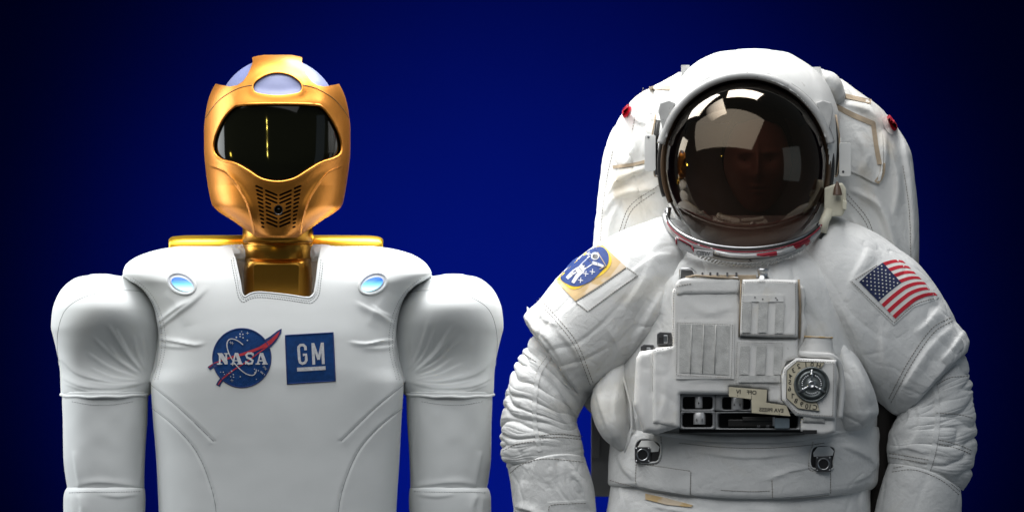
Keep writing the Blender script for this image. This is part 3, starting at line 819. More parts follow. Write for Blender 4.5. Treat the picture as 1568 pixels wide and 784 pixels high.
for a, b in ((345, 290), (465, 208), (340, 586), (598, 478), (610, 494), (585, 528), (330, 284)):
    for dx, dy in ((12, 0), (0, 12)): st.append(ribbon(z([(a-dx, b-dy), (a+dx, b+dy)]), 0.45)[:2])
drape('star', st, HT, M_thread_w, patch, 0.7, 0.2, 0.02, kind='stuff')

gm = drape('square_patch', [fill(z([(764, 224), (1154, 200), (1173, 594), (780, 620)]), 3)[:2]], HT, M_navy, robot, 0.2, 0.4, label='square blue embroidered patch with two white letters')
cord('patch_border', [(a, HT(a, b)-0.4, b) for k in range(4) for a, b in (lambda A, B: [(A[0]+(B[0]-A[0])*t/12, A[1]+(B[1]-A[1])*t/12) for t in range(12)])(*[z([(768, 227), (1150, 205), (1168, 590), (784, 614)])[q % 4] for q in (k, k+1)])], 1.05, M_navy_edge, gm, closed=True)
GM = [ribbon(z([(930, 345), (928, 318), (912, 303), (888, 304), (874, 320), (874, 340), (880, 420), (886, 442), (904, 452), (926, 444), (936, 424), (934, 380), (908, 382)]), 4.1)[:2],
      ribbon(z([(988, 288), (996, 460)]), 4.4)[:2], ribbon(z([(1064, 284), (1072, 456)]), 4.4)[:2],
      ribbon(z([(990, 292), (1034, 420)]), 3.9)[:2], ribbon(z([(1062, 288), (1034, 420)]), 3.9)[:2],
      ribbon(z([(862, 500), (1090, 487)]), 5.8)[:2]]
drape('letter', GM[:1], HT, M_thread_w, gm, 0.7, 0.35); drape('letter', GM[1:5], HT, M_thread_w, gm, 0.7, 0.35, 0.06); drape('underline', GM[5:], HT, M_thread_w, gm, 0.7, 0.35)

# ---- gold pack behind the shoulders, neck
K = [(262, 376, 262, 384, 105, 30), (258, 368, 259, 392, 105, 38), (264, 362.5, 266, 398, 105, 42), (290, 360.5, 290, 400, 105, 44), (424, 360, 424, 402, 105, 46), (558, 360.5, 558, 400, 105, 44), (580, 362.5, 578, 398, 105, 42), (587, 368, 586, 392, 105, 38), (584, 376, 584, 384, 105, 30)]
P, _ = pair_loft(K, 120, 60, 3.0)
tube_obj('back_housing', P, M_gold_pack, robot, ('round', 'round'), 2)
nk = upright('neck_ring', 425.5, 20, [(1, 345), (53, 346), (54, 349), (54.5, 369), (53.5, 370.5), (51.5, 371.5), (51.5, 373), (53.5, 374), (54, 376), (53, 380), (1, 381)], M_gold_neck, robot, 96)
upright('neck_collar', 425.5, 20, [(1, 373), (53, 373.5), (53.8, 375), (53.8, 388), (53, 396), (51, 403), (1, 405)], M_gold_neck, robot, 96)
P, _ = pair_loft([(376, 396, 475, 396, 16, 46, 2.6), (375, 402, 476, 402, 14, 50, 3), (373, 420, 478, 420, 12, 53, 3.2), (373, 445, 478, 445, 14, 51, 3.2), (374, 475, 477, 475, 14, 40, 4)], 60, 120)
nb = tube_obj('neck_block', P, M_gold_neck, robot, ('round', 'flat'), 3)
HN = Host(P)
prism('neck_panel', rbox(388, 404, 458, 470, 5), -43, -20, M_gold_neck, nb, 1.2)
for a, b in ((384, 350), (466, 352), (470, 362)):
    disc('screw', a, b+4, [(0.01, -32.2 + abs(a-425)*0.55), (1.3, -32.2 + abs(a-425)*0.55), (1.5, -28 + abs(a-425)*0.55)], M_dark, nk, 10)

# ---- head
hr = [ # v, L, R, dc, hd, n
 (84.5, 404, 446, 8, 40, 2.4), (87, 391, 458, 8, 56, 2.4), (92, 377, 472, 6, 70, 2.3), (100, 364, 485, 4, 82, 2.2), (112, 347, 502, 2, 93, 2.15), (122, 336, 513, 0, 99, 2.15),
 (132, 328, 521, 0, 104, 2.15), (150, 320, 529, 0, 110, 2.15), (170, 315.5, 533.5, 0, 114, 2.15), (200, 312.5, 536.5, 0, 117, 2.1), (230, 312.5, 536.5, 0, 120, 2.1), (255, 314.5, 534.5, 0, 122, 2.05),
 (280, 317.5, 531, 0, 122, 2.0), (300, 321, 527.5, 0, 121, 2.0), (314, 325, 524, 0, 120, 2.0), (322, 332, 517, 0, 119, 2.0), (338, 356, 493, -4, 113, 2.0), (350, 373, 476, -8, 105, 2.1), (360, 388, 461, -14, 96, 2.3), (364, 394, 455, -20, 86, 2.4)]
keys = [(L, v, Rr, v, dc, hd, n) for v, L, Rr, dc, hd, n in hr]
def shell_grid(scale=0, nr=250, nc=420):
    P, _ = pair_loft(keys, nr, nc, back=0.95)
    u, v = P[..., 0], P[..., 2]
    front = np.clip(-(P[..., 1])/14, 0, 1)
    # brow and chin plate stand proud of the recessed cheek panels
    cheekL = [(300, 240), (322, 254), (346, 263), (364, 284), (379, 311), (387, 340), (390, 372), (300, 372)]
    for poly in (cheekL, mir(cheekL)):
        m = in_poly(u, v, poly); d, _, _ = seg_dist(u, v, smooth_poly(poly[1:-1], 4))
        x = np.where(m, d, -d)
        deep = np.clip(x/2.0, 0, 1); deep = deep*deep*(3-2*deep)
        fade = np.clip((v-250)/34., 0, 1)
        P[..., 1] += front*fade*(10*deep*(0.55+0.45*np.clip(1-x/40., 0, 1)) - 3.0*np.exp(-(x/5.0)**2)*(x < 0.8)) 
    # the mask swells round the visor
    vis = np.array(VIS)
    d, _, _ = seg_dist(u, v, vis, True)
    P[..., 1] -= front * 4.5*np.exp(-(d/13.)**2)
    # dimple of the bridge beside the front window
    d, _, _ = seg_dist(u, v, WIN, True); P[..., 1] -= front*2.0*np.exp(-(d/6.)**2)
    if scale:
        P = P - normals(P)*scale
    return P
VIS = smooth_poly([(328.5, 236), (326.5, 224), (331, 204), (343, 180), (357, 165), (370, 160.5), (425, 159), (480, 160.5), (494, 165), (507, 181), (519, 204), (523.5, 224), (521.5, 236), (511, 243), (491, 250), (471, 262), (450, 274.5), (425, 279), (400, 274.5), (380, 262), (360, 251), (339, 245)], 5, True)
WIN = smooth_poly([(387, 133), (391, 125), (405, 116), (418, 112), (432, 112), (446, 116), (459, 125), (463, 133), (461, 141), (450, 145), (425, 147.5), (400, 145), (389, 141)], 3, True)
PO = shell_grid()
HH = Host(PO)
PI = shell_grid(5)
A = finish(PO, 'flat', 'flat'); B = finish(PI, 'flat', 'flat')
fa = grid_faces(A.shape[0], A.shape[1]); fb = grid_faces(B.shape[0], B.shape[1])[:, ::-1] + A.shape[0]*A.shape[1]
w = np.vstack([A.reshape(-1, 3), B.reshape(-1, 3)])
head = make('helmet_shell', w, np.vstack([fa, fb]), M_gold, robot)
openL = [(300, 127), (329, 128.5), (338, 130.5), (352, 133), (363, 131), (372, 125), (379, 115), (384, 104), (387, 95), (386, 88), (386, 60), (300, 60)]
slots = []
def slot(cu, cv, L, ang, w=3.0):
    a = R(ang); du, dv = math.cos(a)*L/2, math.sin(a)*L/2
    pts = []
    for k in range(5): t = a - math.pi/2 + math.pi*k/4; pts.append((cu+du+math.cos(t)*w/2, cv+dv+math.sin(t)*w/2))
    for k in range(5): t = a + math.pi/2 + math.pi*k/4; pts.append((cu-du+math.cos(t)*w/2, cv-dv+math.sin(t)*w/2))
    return pts
C = 426.3
sl = []
for k in range(9):                                 # chevron slots on both sides of the round hole
    cy = 300 + k*6.0
    innr = 2 if k not in (3, 4) else 12
    outr = 20.0 - k*0.25
    if k in (3, 4): pass
    for sg in (-1, 1):
        a0, a1 = innr, outr
        sl.append(slot(C + sg*(a0+a1)/2, cy - (a0+a1)/2*0.42, (a1-a0)*1.02, sg*-23 if sg > 0 else 23))
for k in range(11):                                # short outer slots
    cy = 287 + k*6.0
    for sg in (-1, 1):
        x0 = 24.5 - k*0.2; x1 = 34.5 - k*0.95
        if x1 - x0 < 2: continue
        sl.append(slot(C + sg*(x0+x1)/2, cy + 3.5 - (x0+x1)/2*0.12, (x1-x0), sg*-23 if sg > 0 else 23))
def many(polys):
    bm = bmesh.new()
    for p in polys:
        v0 = [bm.verts.new(tuple(Wd(np.array([a, -175, b])) - np.array(robot.location))) for a, b in p]
        v1 = [bm.verts.new(tuple(Wd(np.array([a, -60, b])) - np.array(robot.location))) for a, b in p]
        n = len(p)
        bm.faces.new(v0); bm.faces.new(v1[::-1])
        for i in range(n): bm.faces.new((v0[i], v1[i], v1[(i+1) % n], v0[(i+1) % n]))
    bmesh.ops.recalc_face_normals(bm, faces=bm.faces)
    me = bpy.data.meshes.new('cutter'); bm.to_mesh(me); bm.free(); me.materials.append(M_gold)
    co = bpy.data.objects.new('cutter', me); COL.objects.link(co); co.parent = robot
    return co
boolean(head, [cutter(openL, -240, 240, robot), cutter(mir(openL), -240, 240, robot), cutter([tuple(x) for x in WIN], -240, -20, robot), cutter([tuple(x) for x in VIS], -240, -20, robot), many(sl[:18]), many(sl[18:]), many([ell(C, 321.5, 7.0, 7.6, 24)])])
sharp(head, 42)
drape('front_window', [fill([(425+(x-425)*1.06, 130+(y-130)*1.08) for x, y in WIN], 3)[:2]], HH, M_dome, head, -4.5, 0.5)
# dark plate behind the slots
drape('grille_backing', [fill([(386, 284), (466, 284), (458, 357), (394, 357)], 6)[:2]], HH, M_dark, head, -9, 0.5)
hole = cord('sensor_rim', [(a, HH(a, b)+1.5, b) for a, b in ell(C, 321.5, 6.6, 7.2, 28)], 0.9, M_metal_dk, head, closed=True)
disc('sensor', C, 321.5, [(0.01, HH(C, 321.5)+4), (3, HH(C, 321.5)+4.5), (5.5, HH(C, 321.5)+6)], M_blackglass, head, 20)
# visor glass and its rounded lip
big = [(425 + (a-425)*1.03, 215 + (b-215)*1.05) for a, b in VIS]
for f in (lambda p: p, mir):
    r_ = on(HH, f([(330, 256), (347, 264), (365, 286), (380, 313), (388, 342), (391, 357)]), 0.2, 2)
    cord('cheek_ridge', smooth_d(r_, 4), 1.1, M_gold, head, ns=8, taper=True)
v2, fc, p = fill(big, 3.0)
pv, _ = pair_loft(keys, 200, 300, back=0.95)
pv = pv - normals(pv)*1.0
drape('visor', [(v2, fc)], Host(pv), M_blackglass, head, 0, 0.5, label='black glass visor')
lip = smooth_d(np.array([(a, HH(a, b)+1.0, b) for a, b in VIS]), 4, True)
cord('visor_lip', lip, 2.3, M_gold, head, closed=True, ns=10)
lip = smooth_d(np.array([(a, HH(a, b)+1.3, b) for a, b in WIN]), 4, True)
cord('window_lip', lip, 1.5, M_gold, head, closed=True, ns=8)
ln = [(315, 181), (325, 166), (339, 151), (360, 138), (374, 133), (386, 131)]
for f in (lambda p: p, mir):
    seam('shell_joint', HH, [f(ln)], M_seamdark, head, 0.75, lift=0.1)
    pass
# frosted inner dome
prof = [(1, 88.5)] + [(94*math.sin(a), 182 - 93.5*math.cos(a)) for a in np.linspace(0.05, 1.7, 40)] + [(1, 200)]
upright('light_dome', 424.7, 0, prof, M_dome, head, 96, flat=0.96)

# ================================================================== THE ASTRONAUT
man = empty('person', 1145, 905, 'astronaut in a bulky white spacesuit with bubble helmet, chest control box and flag patch', 'person')

# ---- head inside the helmet: one continuous skin
nr_, nc_ = 120, 140
ph = np.linspace(0.02, math.pi-0.02, nr_)[:, None]; th = np.linspace(0, 2*math.pi, nc_, endpoint=False)[None]
X = np.sin(ph)*np.cos(th); Y = np.sin(ph)*np.sin(th); Z = np.cos(ph)*np.ones_like(th)
G = lambda x0, z0, sx_, sz_: np.exp(-((X-x0)/sx_)**2 - ((Z-z0)/sz_)**2) * (Y < 0)
hx = 52*X*(1 - 0.20*np.clip(-Z, 0, 1)**1.5); hz = 76*Z; hy = 62*Y
hy -= 16*G(0, -0.14, 0.10, 0.20) + 9*G(0, 0.08, 0.08, 0.24) + 7*G(0, -0.24, 0.18, 0.08)   # nose
hy += 9*(G(-0.36, 0.06, 0.18, 0.10) + G(0.36, 0.06, 0.18, 0.10))                             # eye sockets
hy -= 4*(G(-0.36, 0.22, 0.28, 0.06) + G(0.36, 0.22, 0.28, 0.06))                             # brows
hy -= 4.5*G(0, -0.47, 0.24, 0.055) + 4.5*G(0, -0.57, 0.20, 0.05); hy += 3*G(0, -0.52, 0.24, 0.02)  # lips
hy -= 6*G(0, -0.80, 0.25, 0.14)                                                              # chin
hy -= 3*(G(-0.6, -0.2, 0.25, 0.2) + G(0.6, -0.2, 0.25, 0.2))
P = np.stack([1160 + hx, -8 + hy, 250 - hz], -1)
body = tube_obj('head', P, M_face, man, label='dimly visible face behind the dark visor')
for s in (-1, 1):
    e = upright('eye', 1160 + s*18, -50, [(7*math.sin(a), 246 - 7*math.cos(a)) for a in np.linspace(0.01, math.pi-0.01, 14)], M_eye, body, 20)
    disc('iris', 1160 + s*18, 246, [(0.01, -57.3), (3, -57.1), (3.2, -55)], M_brown, e, 16)
P2 = np.stack([1160 + 55*X, 8 + 60*Y, 236 - 80*Z], -1)
P2[..., 1] = np.where((P2[..., 1] < -22) & (np.abs(P2[..., 0]-1160) < 46) & (P2[..., 2] > 190), -10, P2[..., 1])
tube_obj('cap', P2, M_cap, man)

# ---- backpack
K = [(1040, 112, 1262, 112, 150, 50), (1020, 122, 1284, 122, 150, 62), (992, 136, 1312, 140, 150, 74), (968, 154, 1340, 158, 150, 82), (950, 178, 1364, 182, 150, 88), (932, 212, 1384, 212, 150, 92),
     (924, 240, 1397, 240, 150, 94), (916, 300, 1404, 300, 150, 96), (911, 350, 1407, 350, 150, 96), (908, 410, 1408, 410, 150, 96), (908, 470, 1407, 470, 150, 96), (908, 560, 1404, 560, 150, 94), (908, 640, 1400, 640, 150, 90)]
P, par = pair_loft(K, 280, 420, 3.4)
N = normals(P)
P = P + N*crumple(P, 7.0, 62, 3)[..., None]
P = folds(P, [(a, w*0.8, h*1.7) for a, w, h in [([(1000, 150), (992, 200), (985, 240)], 9, 5), ([(975, 190), (972, 225), (958, 252)], 8, 5), ([(930, 300), (960, 270), (1005, 255)], 8, 4), ([(925, 330), (950, 300), (1010, 290)], 9, 4),
              ([(1290, 160), (1330, 175), (1352, 200)], 10, 5), ([(1350, 200), (1352, 250), (1345, 280)], 8, 6), ([(1300, 290), (1345, 320), (1375, 400)], 9, 6), ([(1380, 200), (1392, 300), (1398, 400)], 9, 4), ([(1300, 330), (1320, 360), (1345, 400)], 8, 4),
              ([(940, 225), (950, 260), (940, 300)], 7, 3), ([(930, 400), (935, 350), (948, 310)], 8, 3), ([(965, 175), (982, 190), (1000, 188)], 7, 3), ([(1362, 220), (1372, 280), (1368, 330)], 9, 4), ([(1310, 205), (1325, 240), (1318, 265)], 9, 3)]])
pk = tube_obj('backpack', P, M_pack, man, ('flat', 'flat'), label='tall white cloth-covered life support backpack')
HB = Host(P)
seam('stitching', HB, [[(940, 385), (950, 350), (965, 315), (1000, 290), (1015, 280)], [(945, 385), (955, 352), (969, 320), (1004, 294)], [(918, 400), (922, 330), (930, 270), (940, 225)],
                       [(1292, 300), (1325, 340), (1338, 385)], [(1297, 297), (1330, 338), (1343, 385)], [(1395, 400), (1392, 320), (1382, 250)], [(985, 135), (975, 170), (968, 200)]], M_thread, pk, 0.5, (3, 1.5))
def strap(name, pts, w, mat_, host, lift=1.0, th=1.6, **kw):
    return drape(name, [ribbon(pts, w, True, 4)[:2]], host, mat_, pk, lift, th, **kw)
strap('strap', [(994, 136), (1010, 134.5), (1026, 135)], 6, M_tan, HB)
strap('strap', [(1290, 146), (1312, 151), (1334, 156)], 7, M_tan, HB)
strap('strap', [(938, 256), (965, 253), (990, 247)], 5, M_tan, HB, 0.3)
def flap(name, poly, mat_, off=1, th=2, host=None, parent=None, **kw):
    return drape(name, [fill(poly, 4, True)[:2]], host or HB, mat_, parent or pk, off, th, **kw)
flap('pocket_flap', [(1276, 160), (1300, 168), (1340, 184), (1350, 200), (1352, 250), (1345, 280), (1320, 270), (1285, 250), (1276, 200)], M_pack, 1, 3)
strap('pocket_binding', [(1280, 163), (1305, 176), (1338, 190)], 8, M_tan, HB, 4.2, 1.0)
strap('pocket_binding', [(1337, 188), (1342, 225), (1347, 252)], 7, M_tan, HB, 4.2, 1.0)
strap('pocket_binding', [(1352, 250), (1350, 268), (1342, 280)], 8, M_tan, HB, 3.5, 1.0)
for pts in ([(952, 172), (958, 162), (964, 160), (967, 164), (961, 178), (955, 180)], [(1358, 178), (1362, 176), (1374, 192), (1372, 200), (1366, 198)]):
    drape('red_tab', [fill(pts, 3, True)[:2]], HB, M_red, pk, 1, 6)
flap('tab_backing', [(1350, 182), (1358, 177), (1372, 200), (1366, 207), (1356, 198)], M_pack, 0.5, 2)
# lumpy fabric top behind the helmet
for k in ((1000, 150, 1262, 62), (1255, 108, 1290, 150)): pass
K = [(1240, 120, 1262, 108, 60, 18), (1250, 140, 1276, 112, 70, 34), (1262, 150, 1288, 124, 78, 38), (1275, 160, 1294, 142, 84, 30)]
P, _ = pair_loft(K, 50, 80, 2.3); P = P + normals(P)*crumple(P, 2.0, 25, 2)[..., None]
tube_obj('shoulder_pad', P, M_pack, pk, ('round', 'round'), 8)
prism('backpack_base', rbox(905, 630, 1372, 760, 8), 75, 235, M_boardgrey, pk, 3, label='grey lower side of the backpack')
prism('side_bracket', [(906, 560), (918, 556), (918, 700), (906, 700)], 60, 90, M_boardgrey, pk, 1.5)

# ---- trousers, torso, waist
K = [(936, 735, 1334, 735, 0, 108), (932, 760, 1332, 760, 0, 116), (928, 784, 1332, 784, 0, 120), (922, 820, 1338, 820, 0, 122), (915, 905, 1345, 905, 0, 122)]
P, _ = pair_loft(K, 130, 360, 2.6)
P = P + normals(P)*crumple(P, 4.5, 50, 11)[..., None]
P = folds(P, [([(950, 742), (952, 765), (940, 800)], 9, 4), ([(1320, 745), (1318, 770), (1325, 800)], 9, 4), ([(1000, 775), (1090, 790), (1180, 792)], 6, 3)])
tr_ = tube_obj('trousers', P, M_suit, man)
HTr = Host(P)
strapm = drape('tan_strap', [fill([(988, 755), (1020, 762), (1061, 773), (1058, 776), (1020, 772), (988, 764)], 3)[:2]], HTr, M_beige, tr_, 1, 1)
K = [(1040, 330, 1252, 330, 0, 34), (1012, 368, 1280, 368, 0, 48), (1004, 384, 1286, 384, -2, 72), (998, 400, 1292, 400, -3, 98), (978, 440, 1312, 440, -4, 118), (962, 520, 1326, 520, -4, 124), (946, 580, 1338, 580, -4, 124), (948, 640, 1344, 640, -4, 122), (952, 668, 1342, 668, -2, 118), (958, 690, 1336, 690, 0, 112)]
P, _ = pair_loft(K, 240, 400, 2.7)
P = P + normals(P)*crumple(P, 5.5, 58, 21)[..., None]
P = folds(P, [([(1000, 545), (1010, 600), (1005, 650)], 10, 3), ([(1300, 560), (1322, 610), (1335, 640)], 8, 5), ([(975, 560), (985, 610), (975, 650)], 9, 4), ([(1010, 410), (1020, 440), (1010, 480)], 12, 5)])
to = tube_obj('suit_torso', P, M_suit, man, ('flat', 'flat'))
HTo = Host(P)

# waist band
K = [(944, 655, 1346, 655, 0, 118), (936, 668, 1348, 668, 0, 124), (933, 690, 1347, 690, 0, 127), (931, 715, 1345, 715, 0, 128), (931, 738, 1343, 738, 0, 127), (936, 744, 1330, 750, 0, 122), (945, 742, 1320, 748, 0, 114)]
P, par = pair_loft(K, 130, 460, 2.6)
N = normals(P); P = P + N*(crumple(P, 3.0, 44, 33, run=(1, 0.1)) )[..., None]
# the lower edge sags in the middle
P[..., 2] += np.where(P[..., 1] < 0, 17*np.clip((P[..., 2]-690)/50., 0, 1)*np.clip(1-((P[..., 0]-1150)/175.)**2, 0, 1)**0.7, 0)
P[..., 2] += np.where(P[..., 1] < 0, 6*np.clip((700-P[..., 2])/45., 0, 1)*np.clip(1-((P[..., 0]-1140)/200.)**2, 0, 1), 0)
P = folds(P, [([(1060, 690), (1150, 700), (1240, 690)], 7, 2), ([(1175, 735), (1210, 722), (1245, 715)], 5, 2.4), ([(1290, 680), (1330, 700), (1342, 720)], 10, 4), ([(1300, 740), (1330, 725), (1344, 700)], 8, 3), ([(945, 690), (955, 715), (972, 735)], 9, 3)])
wb = tube_obj('waist_band', P, M_suit, man, ('open', 'open'), 12, 4)
HW = Host(P)
top_roll = [(1000, 663), (1050, 668), (1100, 672), (1150, 673), (1200, 672), (1250, 667), (1290, 661), (1322, 655)]
P2 = on(HW, top_roll, 2.0, 3)
P2[:, 1] += 1.5*np.sin(P2[:, 0]/7.)+noise(P2/9.)*2
cord('waist_roll', smooth_d(P2, 5), 6.0, M_suit, wb, ns=12, taper=True)
seam('stitching', HW, [[(1040, 678), (1100, 684), (1160, 686), (1220, 683), (1262, 678)], [(934, 735), (960, 742), (1000, 752), (1060, 760), (1150, 765), (1230, 762), (1272, 757)], [(974, 710), (973, 735), (975, 742)],
                       [(1058, 722), (1057, 762)], [(1182, 735), (1183, 764)], [(1272, 720), (1272, 757)], [(975, 708), (1010, 714), (1058, 721)], [(1104, 750), (1150, 752), (1181, 751)], [(1245, 676), (1240, 700), (1239, 718), (1250, 722)], [(1012, 668), (1013, 695), (1008, 708), (990, 712)]], M_thread, wb, 0.5, (2.6, 1.4))
pocket = drape('pocket', [fill([(976, 710), (1057, 723), (1056, 758), (1000, 749), (977, 744)], 4)[:2]], HW, M_suit, wb, 0.2, 1.4)
pocket = drape('pocket', [fill([(1184, 729), (1230, 721), (1271, 722), (1270, 754), (1230, 759), (1184, 762)], 4)[:2]], HW, M_suit, wb, 0.2, 1.4)
# attachment sockets on the band
for (u0, v0, u1, v1, cu, cv, op) in ((972, 671, 1014, 710, 984, 696, [(974, 700), (972, 684), (980, 672), (1000, 673), (1012, 682), (1009, 704), (998, 708), (982, 708)]), (1240, 682, 1280, 722, 1261, 710, [(1241, 712), (1242, 690), (1250, 682), (1270, 682), (1279, 688), (1276, 706), (1274, 718), (1250, 718)])):
    sk = drape('socket_recess', [fill(op, 3, True)[:2]], HW, M_dark, wb, 0.1, 0.6)
    cord('recess_piping', smooth_d(on(HW, op, 1.2, 3, True), 3, True), 1.6, M_suit, sk, closed=True)
    upf = drape('recess_lining', [fill([(op[1][0]+3, op[1][1]+3), (op[2][0]+2, op[2][1]+2), (op[3][0], op[3][1]+1), (op[4][0]-2, op[4][1]+2), (op[4][0]-4, op[4][1]+9), (op[1][0]+4, op[1][1]+9)], 3)[:2]], HW, M_suit, sk, 0.8, 0.8)
    d0 = HW(cu, cv)
    blk = prism('socket', rbox(cu-12, cv-12, cu+12, cv+12, 3), d0-9, d0+4, M_metal_dk, wb, 1.0, label='square metal socket with round hole')
    disc('bore', cu, cv, [(9.2, d0-8.8), (9.4, d0-10.6), (8.2, d0-10.8), (7.6, d0-9.5), (7.2, d0-9.4)], M_metal, blk, 32)
    disc('bore_hole', cu, cv, [(7.4, d0-9.6), (0.01, d0-9.5)], M_dark, blk, 24)
    for sx_, sy_ in ((-1, -1), (1, -1), (1, 1), (-1, 1)):
        disc('screw', cu+sx_*9.6, cv+sy_*9.6, [(1.5, d0-8.6), (1.4, d0-9.8), (0.01, d0-10)], M_metal, blk, 10)

# ---- curtain-like side flaps under the arms
def puff(name, keys, nr, nc, amp, sc, seed, mat_, parent, fo=(), n=2.3, tuck=6, caps=('round', 'round'), **kw):
    P, par = pair_loft(keys, nr, nc, n)
    P = P + normals(P)*crumple(P, amp, sc, seed)[..., None]
    P = folds(P, list(fo))
    return tube_obj(name, P, mat_, parent, caps, tuck, **kw), Host(P), P
sf, HF, _ = puff('side_flap', [(925, 570, 962, 556, -40, 26), (908, 598, 962, 590, -46, 36), (905, 620, 964, 615, -50, 40), (910, 645, 966, 640, -52, 40), (922, 668, 964, 662, -54, 36), (945, 688, 962, 684, -56, 22)], 110, 110, 3.0, 34, 5, M_suit, man,
                 [([(915, 600), (925, 635), (940, 675)], 8, 5), ([(945, 590), (940, 630), (952, 670)], 7, 3)])
cord('flap_edge', [(950, -62, 566), (958, -72, 590), (966, -80, 620), (968, -84, 650), (964, -80, 676), (957, -76, 692)], 2.2, M_suit, sf)
sfr, _, _ = puff('side_flap', [(1285, 520, 1320, 560, -70, 30), (1282, 550, 1330, 580, -78, 42), (1280, 590, 1340, 605, -80, 46), (1280, 630, 1345, 630, -76, 46), (1285, 660, 1332, 650, -68, 36)], 110, 120, 3.0, 36, 6, M_suit, man,
                 [([(1300, 540), (1318, 580), (1335, 620)], 9, 5), ([(1290, 655), (1320, 648), (1342, 630)], 7, 4), ([(1285, 560), (1287, 610), (1282, 650)], 6, 3)])
puff('dark_webbing', [(890, 600, 925, 600, 20, 16), (893, 618, 926, 618, 20, 18), (905, 632, 928, 632, 20, 14)], 40, 50, 2.5, 20, 9, M_suit, man)
# near-black filler between torso and right arm, shade put into its colour
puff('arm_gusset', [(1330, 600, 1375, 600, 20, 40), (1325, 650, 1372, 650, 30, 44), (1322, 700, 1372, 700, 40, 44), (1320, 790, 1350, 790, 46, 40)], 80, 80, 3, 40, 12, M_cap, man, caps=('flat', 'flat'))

# ---- shoulder sleeves and arms
K = [(1075, 345, 1110, 450, 4, 34), (1044, 336, 1092, 462, 0, 52), (1018, 331, 1072, 480, -6, 76), (985, 341, 1046, 505, -10, 93), (950, 355, 1018, 524, -12, 96), (915, 375, 990, 544, -12, 94), (882, 400, 966, 562, -12, 91), (850, 430, 940, 580, -12, 88), (824, 460, 915, 597, -12, 84), (805, 477, 900, 605, -12, 81), (801, 485, 896, 610, -12, 80), (804, 493, 893, 612, -12, 77)]
P, par = pair_loft(K, 260, 360, 2.15)
P = P + normals(P)*crumple(P, 6.0, 60, 41, run=(-0.75, 0.66))[..., None]
P = folds(P, [([(1020, 440), (990, 490), (960, 550)], 13, 7), ([(1000, 400), (980, 440), (960, 470)], 14, 4), ([(850, 500), (880, 535), (905, 590)], 10, 4), ([(812, 500), (840, 520), (870, 570)], 9, 4), ([(1010, 350), (1000, 390), (1015, 430)], 12, 4),
              ([(930, 500), (945, 530), (940, 565)], 10, 3), ([(1030, 390), (1000, 395), (965, 420)], 8, 3), ([(820, 470), (835, 490), (860, 500)], 8, 3)])
shl = tube_obj('shoulder_sleeve', P, M_suit, man, ('flat', 'open'), 30, 5)
HL = Host(P)
seam('stitching', HL, [[(822, 460), (850, 490), (880, 530), (905, 592)], [(826, 457), (854, 487), (884, 526), (909, 588)]], M_thread, shl, 0.5, (3, 1.6))
K = [(1208, 345, 1180, 450, 4, 34), (1244, 336, 1200, 462, 0, 52), (1275, 331, 1222, 480, -6, 76), (1310, 343, 1250, 508, -10, 93), (1345, 360, 1272, 532, -12, 96), (1375, 379, 1292, 556, -12, 94), (1405, 402, 1312, 580, -12, 91), (1428, 430, 1330, 600, -12, 88), (1448, 462, 1348, 618, -12, 84), (1468, 497, 1362, 631, -12, 80), (1480, 513, 1374, 637, -12, 78), (1485, 523, 1382, 638, -12, 76), (1483, 533, 1386, 634, -12, 73)]
P, par = pair_loft(K, 260, 360, 2.15)
P = P + normals(P)*crumple(P, 5.6, 60, 57, run=(0.75, 0.66))[..., None]
P = folds(P, [([(1290, 470), (1320, 530), (1345, 590)], 13, 6), ([(1310, 360), (1330, 380), (1300, 440)], 12, 4), ([(1460, 500), (1425, 530), (1380, 600)], 10, 5), ([(1440, 470), (1415, 500), (1400, 510)], 9, 4), ([(1350, 500), (1355, 550), (1370, 600)], 11, 4), ([(1478, 505), (1460, 530), (1440, 555)], 7, 4)])
shr = tube_obj('shoulder_sleeve', P, M_suit, man, ('flat', 'open'), 30, 5)
HR = Host(P)
seam('stitching', HR, [[(1455, 486), (1425, 505), (1390, 555), (1360, 612)], [(1458, 491), (1429, 510), (1394, 560), (1364, 617)]], M_thread, shr, 0.5, (3, 1.6))

def arm(keys, seed, outer, amp_in=1.8, amp_out=7.0):
    P, (s, th) = pair_loft(keys, 340, 280, 2.1)
    N = normals(P)
    o = np.clip(0.35 + 1.1*outer*np.cos(th), 0, 1)             # 1 on the gathered outer side
    L = 240.
    ns = s*L
    q = np.stack([ns/13. + 0.8*noise(np.stack([ns/40., np.cos(th)*1.2, np.sin(th)*1.2+seed], -1)), np.cos(th)*1.1+seed, np.sin(th)*1.1], -1)
    qq = np.stack([ns/21. + 0.38*noise(np.stack([ns/45., np.cos(th)*1.1, np.sin(th)*1.1+seed], -1)), np.cos(th)*0.75+seed, np.sin(th)*0.75], -1)
    g = -(ridge(qq) - 0.35) - 0.14*(ridge(qq*np.array([2.7, 1.2, 1.2])+5) - 0.35)
    fade = np.clip(s/0.12, 0, 1)
    H = g*(amp_in*0.5 + (amp_out-amp_in)*o)*fade + crumple(P, amp_in*1.3, 40, seed)
    return P + N*H[..., None]
K = [(835, 500, 915, 590, -8, 56), (806, 528, 900, 612, -8, 60), (788, 560, 890, 630, -8, 62), (775, 596, 884, 645, -8, 64), (768, 636, 889, 662, -8, 65), (765, 672, 893, 680, -8, 66), (769, 704, 895, 698, -8, 64), (782, 722, 894, 712, -8, 58)]
P = arm(K, 3, -1)
P = folds(P, [([(848, 560), (868, 590), (892, 615)], 9, 4), ([(850, 580), (870, 620), (886, 640)], 8, 4), ([(845, 600), (860, 640), (880, 655)], 8, 3)])
al = tube_obj('arm_sleeve', P, M_suit, man, ('flat', 'flat'))
HAl = Host(P)
